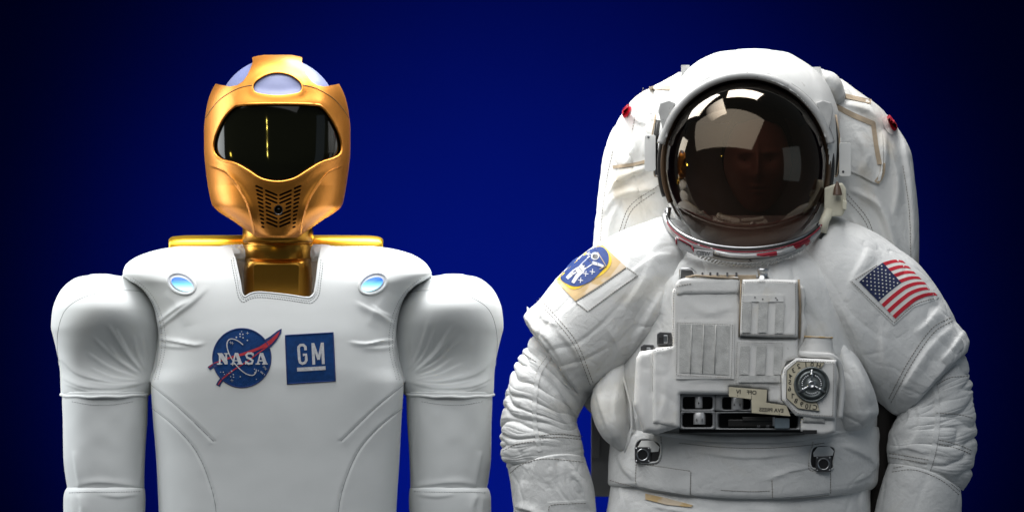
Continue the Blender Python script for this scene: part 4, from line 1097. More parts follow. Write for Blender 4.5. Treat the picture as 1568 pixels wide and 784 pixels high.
seam('stitching', HAl, [[(838, 545), (822, 570), (816, 610), (816, 650), (824, 692)], [(844, 548), (828, 573), (822, 612), (822, 650), (830, 690)], [(824, 667), (855, 664), (893, 668)], [(825, 672), (855, 669), (893, 673)], [(770, 690), (790, 680), (820, 675)], [(800, 540), (815, 550), (824, 556)]], M_thread, al, 0.5, (3, 1.4))
drape('seam_tape', [ribbon([(841, 547), (825, 572), (819, 611), (819, 650), (827, 691)], 7, True, 3)[:2]], HAl, M_suit, al, 0.1, 0.9)
K = [(778, 718, 896, 700, -10, 66), (781, 735, 903, 722, -10, 67), (784, 760, 910, 748, -10, 67), (786, 784, 914, 784, -10, 66), (788, 820, 918, 820, -10, 66), (790, 900, 920, 900, -10, 64)]
P, par = pair_loft(K, 170, 240, 2.2)
P[..., 2] -= np.where(P[..., 1] < 0, 12*np.clip((750-P[..., 2])/50., 0, 1)*np.clip(1-((P[..., 0]-838)/60.)**2, 0, 1), 0)
P = P + normals(P)*crumple(P, 3.2, 46, 61, run=(0.6, 0.8))[..., None]
P = folds(P, [([(870, 715), (890, 745), (905, 790)], 9, 4), ([(800, 735), (798, 765), (805, 800)], 9, 4), ([(790, 775), (815, 782), (832, 800)], 6, 4)])
gl = tube_obj('forearm_sleeve', P, M_suit, man, ('open', 'flat'), 12, 4)
HG = Host(P)
seam('stitching', HG, [[(781, 724), (800, 710), (835, 702), (893, 707)]], M_thread, gl, 0.45, (3, 1.6))
drape('label_pocket', [fill([(839, 769), (900, 766), (902, 830), (841, 832)], 4)[:2]], HG, M_suit, gl, 0.3, 1.4)
seam('stitching', HG, [[(842, 790), (842, 774), (870, 771), (897, 770)]], M_thread, gl, 0.45, (3, 1.6), lift=1.8)

K = [(1462, 500, 1375, 580, -8, 56), (1478, 545, 1384, 612, -8, 60), (1487, 580, 1376, 632, -8, 62), (1492, 615, 1367, 650, -8, 64), (1495, 650, 1360, 668, -8, 66), (1494, 690, 1358, 690, -8, 66), (1488, 725, 1360, 706, -8, 64), (1474, 750, 1366, 716, -8, 58)]
P = arm(K, 8, -1)
P = folds(P, [([(1385, 600), (1395, 640), (1375, 665)], 9, 4), ([(1400, 600), (1410, 650), (1390, 690)], 9, 3), ([(1365, 690), (1390, 685), (1420, 695)], 6, 2)])
ar = tube_obj('arm_sleeve', P, M_suit, man, ('flat', 'flat'))
HAr = Host(P)
seam('stitching', HAr, [[(1415, 560), (1428, 590), (1432, 640), (1426, 690), (1414, 728)], [(1422, 558), (1435, 590), (1439, 640), (1433, 692), (1421, 730)], [(1362, 694), (1390, 698), (1424, 704)], [(1362, 700), (1390, 704), (1422, 710)], [(1434, 672), (1465, 680), (1490, 690)], [(1433, 678), (1465, 686), (1490, 696)], [(1430, 592), (1455, 578), (1482, 576)], [(1434, 632), (1465, 634), (1492, 640)]], M_thread, ar, 0.5, (3, 1.4))
drape('seam_tape', [ribbon([(1418, 559), (1431, 590), (1435.5, 640), (1429, 691), (1417, 729)], 8, True, 3)[:2]], HAr, M_suit, ar, 0.1, 0.9)
K = [(1472, 752, 1361, 708, -10, 66), (1473, 770, 1350, 738, -10, 68), (1472, 795, 1340, 775, -10, 68), (1474, 840, 1334, 820, -10, 68), (1474, 905, 1330, 905, -10, 66)]
P, par = pair_loft(K, 160, 240, 2.2)
P[..., 2] -= np.where(P[..., 1] < 0, 10*np.clip((790-P[..., 2])/50., 0, 1)*np.clip(1-((P[..., 0]-1425)/55.)**2, 0, 1), 0)
P = P + normals(P)*crumple(P, 3.0, 46, 71, run=(-0.5, 0.85))[..., None]
gr = tube_obj('forearm_sleeve', P, M_suit, man, ('open', 'flat'), 12, 4)
HGr = Host(P)
seam('stitching', HGr, [[(1368, 716), (1400, 713), (1440, 728), (1470, 752)], [(1366, 722), (1400, 719), (1440, 734), (1470, 758)]], M_thread, gr, 0.45, (3, 1.6))

# ---- shoulder patch with the floating astronaut
def quad(c, cols=None):
    """maps (s, t) in 0..1 to the picture frame between the corners TL, TR, BR, BL"""
    c = np.array(c, float)
    def f(s, t): return tuple((1-s)*(1-t)*c[0] + s*(1-t)*c[1] + s*t*c[2] + (1-s)*t*c[3])
    return f
def dn(pts, f, n=8):
    out = []
    for k in range(len(pts)):
        a, b = np.array(pts[k]), np.array(pts[(k+1) % len(pts)])
        out += [f(*(a+(b-a)*i/n)) for i in range(n)]
    return out
back_ = drape('patch_backing', [fill([(919, 371), (962, 408), (977, 421), (938, 450), (900, 477), (881, 462), (849, 429), (880, 398)], 4)[:2]], HL, M_suit, shl, 0.2, 0.5)
seam('stitching', HL, [[(960, 410), (976, 421)], [(976, 422), (940, 447), (901, 476)], [(899, 476), (882, 463)], [(882, 462), (922, 437), (958, 411)]], M_thread, back_, 0.45, (2.5, 1.2), lift=1.4)
ep = drape('mission_patch', [fill([(920, 372), (959, 409), (920, 436), (881, 461), (850, 429), (880, 400)], 4)[:2]], HL, M_beige, shl, 1.3, 0.8, label='beige patch with blue oval and white floating astronaut')
drape('yellow_ring', [fill([(900, 385), (922, 376), (934, 390), (936, 403), (926, 417), (905, 430), (884, 442), (872, 441), (858, 428), (852, 429), (866, 412), (882, 397)], 3, True)[:2]], HL, M_yellow, ep, 2.2, 0.6)
drape('blue_oval', [fill([(892, 389), (908, 380), (922, 378), (931, 388), (931, 403), (920, 416), (905, 430), (886, 438), (871, 436), (858, 426), (866, 411), (878, 398)], 3, True)[:2]], HL, M_royal, ep, 2.9, 0.6)
fig = [ribbon([(907, 397), (898, 404), (890, 411)], 14, True, 2, 10)[:2], ribbon([(890, 410), (879, 416), (868, 426)], 7.5, True, 2, 5)[:2], ribbon([(893, 413), (884, 422), (877, 433)], 7, True, 2, 5)[:2],
       ribbon([(902, 394), (899, 390), (904, 387)], 4.5, False)[:2], ribbon([(907, 402), (917, 405), (924, 408)], 5, True, 2, 4)[:2], fill(ell(911, 392, 6.5, 6, 18), 2)[:2]]
drape('floating_figure', fig, HL, M_thread_w, ep, 3.6, 0.5, 0.05)
drape('figure_visor', [fill(ell(911.5, 392.5, 4.3, 3.6, 16), 2)[:2]], HL, M_metal_dk, ep, 4.6, 0.3)
drape('figure_outline', [ribbon(a, 0.7)[:2] for a in ([(893, 403), (899, 411)], [(886, 409), (892, 416)], [(874, 418), (880, 423)], [(901, 397), (907, 404)], [(880, 413), (884, 419)], [(915, 402), (914, 407)])], HL, M_metal_dk, ep, 4.5, 0.2, 0.03, kind='stuff')
drape('jet_pack_strut', [ribbon([(915, 386), (928, 407), (918, 412)], 1.3)[:2]], HL, M_tan, ep, 4.2, 0.3)
stars = []
for a, b in ((897, 419), (907, 416), (889, 429)):
    for dx, dy in ((4, 0.5), (-0.5, 4.2)): stars.append(ribbon([(a-dx, b-dy), (a+dx, b+dy)], 1.3)[:2])
drape('star', stars, HL, M_thread_w, ep, 3.8, 0.3, 0.04, kind='stuff')

# ---- flag patch
fb = drape('flag_backing', [fill([(1301, 430), (1352, 400), (1384, 396), (1392, 402), (1441, 452), (1434, 458), (1400, 470), (1369, 498), (1340, 470)], 4)[:2]], HR, M_suit, shr, 0.2, 1.0, label='pale worn strip bordering the flag')
seam('stitching', HR, [[(1304, 431), (1340, 466), (1369, 494)], [(1369, 494), (1400, 467), (1432, 456)], [(1310, 428), (1345, 405)]], M_thread, fb, 0.5, (2.5, 1.2), lift=1.4)
TL, TR, BL, BR = np.array([1315.6, 431.4]), np.array([1383, 399.5]), np.array([1371, 487.6]), np.array([1435.5, 452])
MT, MB = np.array([1351.8, 402.1]), np.array([1404, 459.5])
def ff(s, t):
    top = (1-t)*TL + t*BL; mid = (1-t)*MT + t*MB + np.array([0.4, 0.0])*math.sin(math.pi*t); end = (1-t)*TR + t*BR
    if s < 0.42: k = s/0.42; return tuple(top + (mid-top)*k + np.array([0, -1.2])*math.sin(math.pi*k))
    k = (s-0.42)/0.58; return tuple(mid + (end-mid)*k + np.array([1.5, -3.2])*math.sin(math.pi*k)*(1-0.2*t))
fw = drape('flag', [fill(dn([(0, 0), (1, 0), (1, 1), (0, 1)], ff, 14), 3)[:2]], HR, M_flagwhite, shr, 1.3, 0.8, label='flag patch with stars and red and white stripes')
for k in range(0, 13, 2):
    s0 = 0.42 if k < 7 else 0.0
    drape('red_stripe', [fill(dn([(s0, k/13), (1, k/13), (1, (k+1)/13), (s0, (k+1)/13)], ff, 10), 2.5)[:2]], HR, M_flagred, fw, 2.1, 0.35)
cn = drape('canton', [fill(dn([(0, 0), (0.42, 0), (0.42, 7/13), (0, 7/13)], ff, 10), 3)[:2]], HR, M_flagblue, fw, 2.1, 0.5)
stars = []
for r in range(9):
    for c in range(6 if r % 2 == 0 else 5):
        s = 0.42*((c+0.5 + (0.5 if r % 2 else 0))/6*0.94+0.03); t = 7/13*((r+0.7)/9.4)
        a, b = ff(s, t); pts = []
        for k in range(10):
            q = R(36*k - 60); rr = 1.75 if k % 2 == 0 else 0.75; pts.append((a+rr*math.cos(q), b+rr*math.sin(q)))
        stars.append(fill(pts, 5)[:2])
drape('star', stars, HR, M_flagwhite, cn, 2.9, 0.25, kind='stuff')

# ---- helmet
K = [(1128, 76.5, 1180, 76.5, 30, 30), (1105, 79, 1204, 80, 28, 56), (1080, 88, 1226, 91, 24, 76), (1060, 101, 1245, 104, 20, 90), (1044, 119, 1262, 121, 18, 100), (1030, 145, 1276, 147, 16, 108), (1018, 180, 1286, 182, 14, 112), (1013, 220, 1288, 220, 12, 112),
     (1014, 260, 1286, 260, 12, 108), (1020, 300, 1278, 300, 12, 100), (1034, 335, 1262, 335, 12, 90), (1060, 365, 1236, 365, 12, 70)]
P, _ = pair_loft(K, 200, 260, 2.15)
N = normals(P); P = P + N*(crumple(P, 1.6, 60, 14, 0.6))[..., None]
ins = (((P[..., 0]-1142)/127.)**2 + ((P[..., 2]-253.5)/135.)**2 < 1) & (P[..., 1] < 20)
P[..., 1] = np.where(ins, 62, P[..., 1])
hs = tube_obj('helmet_shell', P, M_shell, man, ('round', 'flat'), 2)
hs.data.materials.append(M_gasket)  # cavity wall of the white shell blackened, its shade put into the colour
for pol in hs.data.polygons:
    if any(hs.data.vertices[k].co.y > 61*S and abs(hs.data.vertices[k].co.y - 62*S) < 1e-4 for k in pol.vertices): pol.material_index = 1
def vellip(ru, rv, a0, a1, d, n=90, cu=1142, cv=253.5, sag=0):
    return np.array([(cu + ru*math.cos(R(a)), d + sag*abs(math.cos(R(a)))**2, cv + rv*math.sin(R(a))) for a in np.linspace(a0, a1, n)])
def band(name, inner, outer, mat_, parent, thick=None, **kw):
    """hood: surface between two arcs, closed as a rounded bar"""
    A_, B_ = inner, outer
    sec = []
    for t in np.linspace(0, 2*math.pi, 20, endpoint=False):
        k = 0.5 - 0.5*math.cos(t); z_ = math.sin(t)
        sec.append(A_*(1-k) + B_*k + np.array([0, 1, 0])*(-z_*(thick if thick else 8)))
    G = np.stack(sec, 1)
    return make(name, finish(G).reshape(-1, 3), grid_faces(G.shape[0]+4, G.shape[1]), mat_, parent, **kw)
# dark cavity ring and black seal round the visor
cord('visor_seal', vellip(127, 135, -205, 25, -50, sag=10), 4.0, M_seal, hs, ns=12)
cord('visor_seal', vellip(131.5, 138, -200, 20, -50, sag=16), 5.0, M_gasket, hs, ns=12)
# white hood over the top, grey worn rim
i_ = vellip(140, 143, -163, -17, -62, sag=18); o_ = vellip(134, 173, -163, -17, -32, sag=20)
o_[:, 0] = 1146 + (o_[:, 0]-1142)*1.0
hb = band('visor_hood', i_, o_, M_shell, man, 14)
cord('hood_rim', vellip(134.0, 138.5, -166, -14, -74, sag=18), 6.6, M_edge, hb, ns=12, flat=1.4)
cord('hood_rim_edge', vellip(139.5, 144, -164, -16, -77, sag=18), 0.9, M_metal_dk, hb, ns=6)
for s, cx in ((-1, 1142), (1, 1142)):
    X_ = lambda a: cx + s*a
    prism('hood_tab', [(X_(108), 158), (X_(118), 154), (X_(131), 158), (X_(134), 170), (X_(131), 184), (X_(127), 200), (X_(124), 212), (X_(120), 210), (X_(119), 185), (X_(112), 172)], -66, -48, M_edge, hb, 1.5)
    cord('side_bar', [(X_(125), -36, 196), (X_(128), -36, 214), (X_(129), -34, 240), (X_(127), -32, 262)], 3.4, M_metal_dk, hs, ns=10)
    cord('side_bar', [(X_(134), -24, 184), (X_(138), -24, 214), (X_(139), -22, 244), (X_(137), -20, 268)], 4.2, M_gasket, hs, ns=10)
    cord('seal_edge', [(X_(138), -26, 176), (X_(143), -26, 206), (X_(144), -24, 240), (X_(139), -22, 270), (X_(128), -26, 272)], 1.5, M_tan, hs, ns=8)
    bl = prism('hinge_block', rbox(X_(155) if s < 0 else X_(143), 207 if s < 0 else 219, X_(138) if s < 0 else X_(161), 262 if s < 0 else 270, 3), -30, 24, M_shell, hs, 2.0)
    disc('screw', X_(149), 210 if s < 0 else 263, [(0.01, -31.5), (1.8, -31.4), (2.0, -29)], M_metal_dk, bl, 12)
prism('top_block', rbox(1043, 100, 1056, 122, 1), 20, 60, M_edge, hs, 1)
prism('top_block', rbox(1240, 103, 1257, 124, 1), 20, 60, M_shell, hs, 1)
# visor bubble
nr_, nc_ = 110, 160
ph = np.linspace(0.001, math.pi*0.56, nr_)[:, None]; th = np.linspace(0, 2*math.pi, nc_, endpoint=False)[None]
VP = np.stack([1142 + 124*np.sin(ph)*np.cos(th), -46 - 108*np.cos(ph)*np.ones_like(th), 253.5 + 132*np.sin(ph)*np.sin(th)], -1)
make('visor', VP.reshape(-1, 3), grid_faces(nr_, nc_), M_visor, man, label='gold-coated dark bubble visor reflecting the studio')
# neck ring
def nring(k, v0, d0): return np.array([(1141 + k*math.cos(a), -14 + k*0.92*math.sin(a)*-1, v0 + 0*a) for a in np.linspace(0, 2*math.pi, 120, endpoint=False)])
def arcring(ru, rv, cv, d, a0=10, a1=170, n=90): return np.array([(1141 + ru*math.cos(R(a)), d - 78*math.sin(R(a)), cv + rv*math.sin(R(a))) for a in np.linspace(a0, a1, n)])
nr1 = cord('neck_ring', arcring(122, 62, 328, -42, 2, 178), 6.0, M_ring, man, ns=14, label='white neck ring with chipped red paint')
cord('ring_red_line', arcring(122.5, 59, 327, -53.5, 12, 168), 1.3, M_ringred, nr1)
cord('ring_gap', arcring(122, 67, 328, -46, 4, 176), 2.0, M_gasket, nr1, ns=8)  # black cords standing in for the shade between the rings
cord('ring_gap', arcring(121, 56, 327, -50, 4, 176), 1.6, M_gasket, nr1, ns=8)
cord('ring_lower', arcring(122, 70, 328, -38, 2, 178), 4.2, M_ring, nr1, ns=10)
cord('ring_upper', arcring(120, 54, 326, -44, 2, 178), 2.8, M_metal, nr1, ns=10)
cord('ring_side', [(1024, -24, 318), (1022, -26, 332), (1026, -36, 352), (1036, -52, 368)], 4.5, M_metal, nr1, ns=10)
cord('ring_side', [(1019, -18, 322), (1017, -20, 338), (1022, -30, 358), (1034, -44, 376)], 2.2, M_metal_dk, nr1, ns=8)
# twisted cord below the ring
A_ = arcring(121, 79, 327, -32, 22, 158, 100)
parts = []
for k in range(2, 96, 2):
    a, b = A_[k], A_[k+2]; parts.append(sweep([a + np.array([0, -1.5, -2.4]), (a+b)/2 + np.array([0, -3, 0]), b + np.array([0, -1.5, 2.4])], 1.5, 5))
v_, f_ = join(parts); make('twisted_cord', v_, f_, M_suit, nr1, kind='stuff')
lt = prism('latch', [(1034, 362), (1060, 376), (1066, 391), (1040, 381), (1034, 374)], -120, -98, M_ring, nr1, 1.5, label='red and white neck ring latch')
for e in ([(1035, -121, 363), (1059, -121, 377)], [(1059, -121, 377), (1065, -121, 390)], [(1035, -121, 364), (1036, -121, 374)]): cord('red_edge', e, 1.5, M_ringred, lt)
pl_ = prism('ring_plate', [(1063, 381), (1092, 385), (1092, 393), (1085, 394), (1062, 391)], -130, -116, M_ring, nr1, 1.0)
drape('scribble', [text2d('CIIIW', 8.5, 1077, 388, rot=6)], Flat(-130), M_metal_dk, pl_, 0.05, 0.2)
drape('scribble', [text2d('CIIIW', 8, 1127, 391.5, rot=3)], Flat(-131.5), M_metal_dk, nr1, 0.05, 0.2)
rl = cord('ring_front_plate', [(1094, -128, 386), (1118, -131, 391), (1141, -132, 392.5), (1168, -131, 391), (1195, -127, 387), (1225, -114, 376)], 3.8, M_ring, nr1, ns=8, flat=0.8)
cord('ring_end_bracket', [(1252, -78, 344), (1259, -72, 348), (1262, -66, 358), (1256, -70, 366)], 3.0, M_metal_dk, nr1)

# purge valve block on the right of the helmet
pv_ = prism('valve_block', [(1262, 288), (1278, 282), (1290, 280), (1296, 290), (1296, 318), (1290, 331), (1272, 332), (1262, 322)], -70, -30, M_cream, man, 3, label='cream valve block with brown knob')
P, _ = pair_loft([(1280, 280, 1284, 280, -80, 3), (1276.5, 290, 1288, 290, -80, 6), (1275, 299, 1290, 299, -80, 8)], 20, 24)
tube_obj('knob', P, M_brown, pv_, ('round', 'flat'), 2)
prism('lever', [(1290, 306), (1297, 309), (1296, 322), (1290, 320)], -80, -66, M_cream, pv_, 1)
cord('hose', [(1270, -64, 322), (1262, -70, 340), (1258, -70, 356)], 8, M_cream, pv_, ns=14)

# ---- chest control module: cloth-covered box, pads, dial, recessed switches
FD = -168.0
mod = prism('control_module', [(1003, 532), (1032, 530), (1034, 440), (1222, 432), (1228, 520), (1276, 545), (1276, 660), (1232, 662), (1231, 602), (1040, 602), (1039, 653), (1004, 650)], FD+14, -90, M_panel, man, 3, label='white cloth-covered chest control module')
cvr = pad('module_cover', [(1029, 446), (1036, 437), (1132, 430), (1134, 518), (1222, 519), (1221, 548), (1204, 553), (1197, 572), (1196, 612), (1205, 621), (1176, 615), (1176, 597), (1117, 591), (1117, 604), (1041.5, 603), (1041, 655), (1020, 652), (1000, 648), (1000, 535), (1029.5, 530)],
          FD, FD+40, M_panel, mod, 4, 0.8, 3.5, seed=4, fold=[([(1040, 540), (1090, 536), (1130, 545)], 6, 1.6), ([(1010, 560), (1018, 600), (1012, 640)], 8, 2), ([(1045, 455), (1080, 480), (1125, 470)], 8, 1.2), ([(1050, 585), (1100, 580), (1150, 588)], 6, 1.5)], scale=34)
pad('left_skirt', [(974, 548), (980, 538), (1000, 535), (1003, 560), (1004, 600), (1040, 606), (1040, 654), (1008, 664), (985, 662), (970, 620)], FD+4, FD+60, M_panel, mod, 10, 0.8, 3.5, seed=12, scale=34,
    fold=[([(1008, 628), (1012, 642), (1010, 660)], 6, 2), ([(980, 590), (985, 620), (980, 650)], 9, 1.5)])
flp = pad('hinged_flap', [(1137, 428), (1165, 427), (1221, 429), (1222, 470), (1221.5, 516), (1180, 516.5), (1133, 514), (1134.5, 470)], FD-7, FD+10, M_panel, mod, 3, 0.8, 3.5, seed=9, scale=30)
ftop = pad('top_flap', [(1034, 436), (1040, 428), (1052, 425), (1130, 424), (1134, 431), (1131, 450), (1036, 452)], FD-3, FD+30, M_panel, mod, 3, 0.6, 3.5, seed=19, scale=30)
cord('flap_shadow_binding', [(1134.5, FD-2, 430), (1133.5, FD-2, 470), (1131.5, FD-2, 516)], 1.3, M_tan, mod)  # tan binding down the flap's left edge
seam('piping', Flat(FD-4), [[(1030, 530), (1031, 490), (1032, 450), (1037, 439), (1060, 434)], [(1002, 537), (1030, 531)]], M_thread, cvr, 0.5, (2.6, 1.4))
seam('stitching', Flat(FD-8.6), [[(1140, 432), (1180, 431), (1218, 433)], [(1218, 434), (1218.5, 470), (1218, 513)], [(1136, 511), (1180, 513), (1216, 513)], [(1138, 434), (1137, 470), (1136, 508)]], M_thread, flp, 0.4, (2.4, 1.4))
cord('brown_edge', [(1050, FD+2, 425), (1065, FD-1, 422), (1090, FD-2, 424), (1132, FD-2, 427)], 2.0, M_tan, ftop)
cord('brown_edge', [(1223, FD+4, 428), (1225.5, FD+6, 470), (1224, FD+4, 518)], 2.0, M_tan, flp)
cord('dark_gap', [(1227, FD+12, 440), (1229, FD+14, 480), (1226, FD+12, 520)], 2.6, M_dark, flp)  # black cord in place of the shade beside the flap
# crinkled cover on the right edge of the flap
pad('edge_cover', [(1222, 432), (1231, 440), (1234, 455), (1231, 480), (1236, 500), (1230, 522), (1222, 535), (1224, 500), (1226, 470)], FD+8, FD+60, M_panel, mod, 4, 1.2, 3, seed=15, scale=16)
# hook tape fields
vb = drape('tape_border', [fill(box(1035, 492, 1124, 580), 5)[:2]], Flat(FD-1.6), M_panel, cvr, 0.3, 0.4)
vf = drape('hook_tape_field', [fill([(1041, 496), (1118, 499), (1116, 574), (1040, 570)], 5)[:2]], Flat(FD-2.2), M_velcro, cvr, 0.4, 0.6)
for a in (1058, 1076.5, 1095): cord('tape_ridge', [(a+1, FD-4.2, 497), (a, FD-4.2, 535), (a-1, FD-4.2, 572)], 0.7, M_velcro, vf)
seam('stitching', Flat(FD-4.0), [[(1037, 494), (1122, 497)], [(1122, 497), (1120, 578)], [(1120, 578), (1036, 574)], [(1036, 574), (1037, 494)]], M_thread, vb, 0.4, (2.4, 1.4))
for a, b, c, e in ((1137, 462, 1150, 509), (1161, 462, 1175, 509), (1187, 463, 1200, 510)):
    drape('hook_tape_strip', [fill([(a+1, b), (c+1, b), (c-1, e), (a-1, e)], 4)[:2]], Flat(FD-8.2), M_velcro, flp, 0.3, 0.5)
drape('tape_band', [fill(box(1138, 452, 1200, 462), 5)[:2]], Flat(FD-8.0), M_panel, flp, 0.3, 0.5)
for a, b in ((1156, 455), (1168, 458), (1188, 456), (1190, 459)): disc('mark', a, b, [(0.01, FD-9.8), (1, FD-9.8), (1, FD-9)], M_ink, flp, 8)
for a, b, c, e in ((1133, 530, 1147, 573), (1158, 530, 1172, 573), (1185, 530, 1197, 573)):
    drape('hook_tape_strip', [fill([(a+1, b), (c+1, b), (c-1, e), (a-1, e)], 4)[:2]], Flat(FD-1.8), M_velcro, cvr, 0.4, 0.5)
drape('hook_tape_strip', [fill(box(1131, 575, 1194, 585), 4)[:2]], Flat(FD-1.8), M_velcro, cvr, 0.5, 0.9)
seam('stitching', Flat(FD-3.2), [[(1131, 524), (1200, 526)], [(1129, 524), (1127, 588)], [(1127, 589), (1196, 589)]], M_thread, cvr, 0.4, (2.4, 1.4))
# metal fittings above the box
ft = prism('fitting_bar', [(1040, 412), (1060, 413), (1064, 424), (1040, 430)], FD+30, FD+60, M_metal_dk, mod, 1)
cord('wire_loop', [(1040, FD+26, 434), (1042, FD+22, 412), (1058, FD+22, 411), (1066, FD+24, 418)], 1.6, M_metal, ft)
for a in (1074, 1086, 1097, 1112, 1126): prism('connector_post', box(a, 417, a+3.2, 426), FD+20, FD+40, M_metal_dk, mod, 0.6)
prism('connector_bed', box(1066, 421, 1158, 430), FD+24, FD+60, M_tan, mod, 1)
upright('metal_plug', 1168.5, FD+26, [(0.1, 410.5), (7.5, 410.5), (9, 412), (9, 416), (8, 417), (8, 424), (9.5, 425), (9.5, 436), (0.1, 437)], M_metal, mod, 32)
# side clips at the left
for (a, b, w_, h_) in ((1006, 508, 22, 20), (981, 527, 20, 20)):
    c_ = prism('side_clip', [(a, b+3), (a+5, b), (a+w_, b+1), (a+w_, b+h_), (a, b+h_)], FD+22, FD+70, M_metal_dk, mod, 1)
    prism('clip_face', box(a+w_*0.45, b+5, a+w_*0.75, b+h_-3), FD+18, FD+30, M_metal, c_, 0.8)
    prism('clip_slot', box(a+3, b+8, a+w_*0.4, b+h_-3), FD+20.5, FD+30, M_dark, c_, 0.4)

# dial panel
dp = pad('dial_panel', [(1201, 562), (1219, 548), (1250, 549), (1281, 551), (1280, 600), (1279, 642), (1250, 640), (1218, 636), (1197, 612), (1196.5, 575)], FD-9, FD+30, M_panel, mod, 3, 0.5, 3.5, seed=31, scale=26)
seam('stitching', Flat(FD-11.4), [[(1202, 574), (1203, 565), (1221, 552), (1250, 553), (1277, 555)], [(1277, 556), (1276, 600), (1275, 637)], [(1275, 637), (1245, 635), (1220, 631), (1202, 610)]], M_thread, dp, 0.45, (2.4, 1.3))
arc_o = [(1205, 566), (1221, 553.5), (1262, 554.5), (1256, 564)] 
ringo = [(1263, 555), (1221, 553), (1205, 567), (1204, 609), (1222, 625), (1255, 629), (1252, 619)]
cc = (1243, 588.5)
poly = ringo + [(cc[0] + 27.5*math.cos(R(a)), cc[1] + 27.5*math.sin(R(a))) for a in (75, 90, 105, 120, 140, 160, 180, 200, 220, 240, 255, 270, 285, 298)]
dl = drape('dial_scale', [fill(poly, 4)[:2]], Flat(FD-10.8), M_plate, dp, 0.3, 0.6, label='cream dial scale with mirrored numbers')
nums = [('H', 1253.5, 559.5, 12), ('0', 1243.5, 558.2, 4), ('1', 1234, 558.2, -4), ('2', 1223, 560.5, -22), ('3', 1215, 567, -20), ('4', 1210.5, 575.5, -14), ('5', 1209.5, 585, 0), ('6', 1209, 595, 8), ('7', 1213, 606, 24), ('8', 1219, 613.5, 18), ('9', 1227.5, 618.5, 14), ('10', 1237, 622, 8), ('C', 1248, 623.5, 12)]
drape('scale_numbers', [text2d(t, 10.2, a, b, True, r) for t, a, b, r in nums], Flat(FD-11.7), M_ink, dl, 0.05, 0.15, kind='stuff')
cord('scale_outline', [(a, FD-11.8, b) for a, b in poly], 0.5, M_ink, dl, closed=True)
kn = disc('dial_knob', *cc, [(27.5, FD-8), (27.5, FD-13), (26.5, FD-15), (25, FD-15), (24, FD-12), (22, FD-11), (0.01, FD-11)], M_dial, dp, 56, label='round metal dial with three-armed handle')
disc('dial_face', *cc, [(22, FD-11.2), (21, FD-15), (18, FD-17), (17, FD-15.5), (6, FD-15.5), (5, FD-17), (0.01, FD-17)], M_dial, kn, 48)
for a in (-90, 30, 150):
    c, s = math.cos(R(a)), math.sin(R(a))
    cord('dial_spoke', [(cc[0]+3*c, FD-17.5, cc[1]+3*s), (cc[0]+12*c, FD-18, cc[1]+12*s), (cc[0]+23*c, FD-16, cc[1]+23*s)], 1.7, M_metal, kn, ns=8)
    disc('dial_rivet', cc[0]+17*c*0.9, cc[1]+17*s*0.9, [(2.6, FD-17), (2.4, FD-20), (0.01, FD-20.2)], M_metal, kn, 12)
disc('dial_hub', *cc, [(6, FD-15), (5.5, FD-19.5), (3.5, FD-20), (3, FD-18.5), (0.01, FD-18.5)], M_metal, kn, 24)
for a in range(0, 360, 12):
    if a % 120 in (24, 36, 48, 60, 72, 84, 96):
        disc('dial_knurl', cc[0]+14.5*math.cos(R(a-90)), cc[1]+14.5*math.sin(R(a-90)), [(1.6, FD-15), (1.3, FD-16.8), (0.01, FD-17)], M_metal, kn, 6)
pad('panel_hem', [(1229, 636), (1252, 633), (1264, 636), (1263, 648), (1229, 647)], FD-6, FD+20, M_velcro, mod, 3, 0.5, 3, seed=33)
pad('panel_skirt', [(1226, 640), (1280, 640), (1279, 662), (1260, 667), (1226, 660)], FD-2, FD+30, M_panel, mod, 4, 0.9, 3, seed=35, scale=20)
prism('skirt_slot', box(1229, 658, 1251, 664), FD-3, FD+10, M_dark, mod, 0.6)
# cloth tube above the dial
P, _ = pair_loft([(1228, 516, 1274, 518, FD+24, 20), (1228, 524, 1275, 526, FD+24, 20), (1227, 533, 1276, 535, FD+24, 21), (1226, 542, 1278, 545, FD+24, 22)], 40, 60)
P = P + normals(P)*crumple(P, 1.0, 18, 4)[..., None]
tb = tube_obj('hose_collar', P, M_panel, mod, ('open', 'flat'), 14, 3)
cord('collar_rim', [(1251 + 23.5*math.cos(t), FD+24 + 20*math.sin(t), 516 + math.cos(t) - 3.4*math.sin(t)*-0.0) for t in np.linspace(0, 2*math.pi, 48, endpoint=False)], 1.5, M_beige, tb, closed=True)
G2 = [(1225, FD+10, 541), (1245, FD+2, 543), (1268, FD+4, 544), (1284, FD+16, 556), (1290, FD+22, 590), (1286, FD+22, 640)]
cord('cover_roll', smooth_d(np.array([(a, b, c) for a, b, c in np.array(pchip(np.arange(6.), np.array(G2), np.linspace(0, 5, 60)))]), 3), 4.5, M_panel, mod, ns=12)

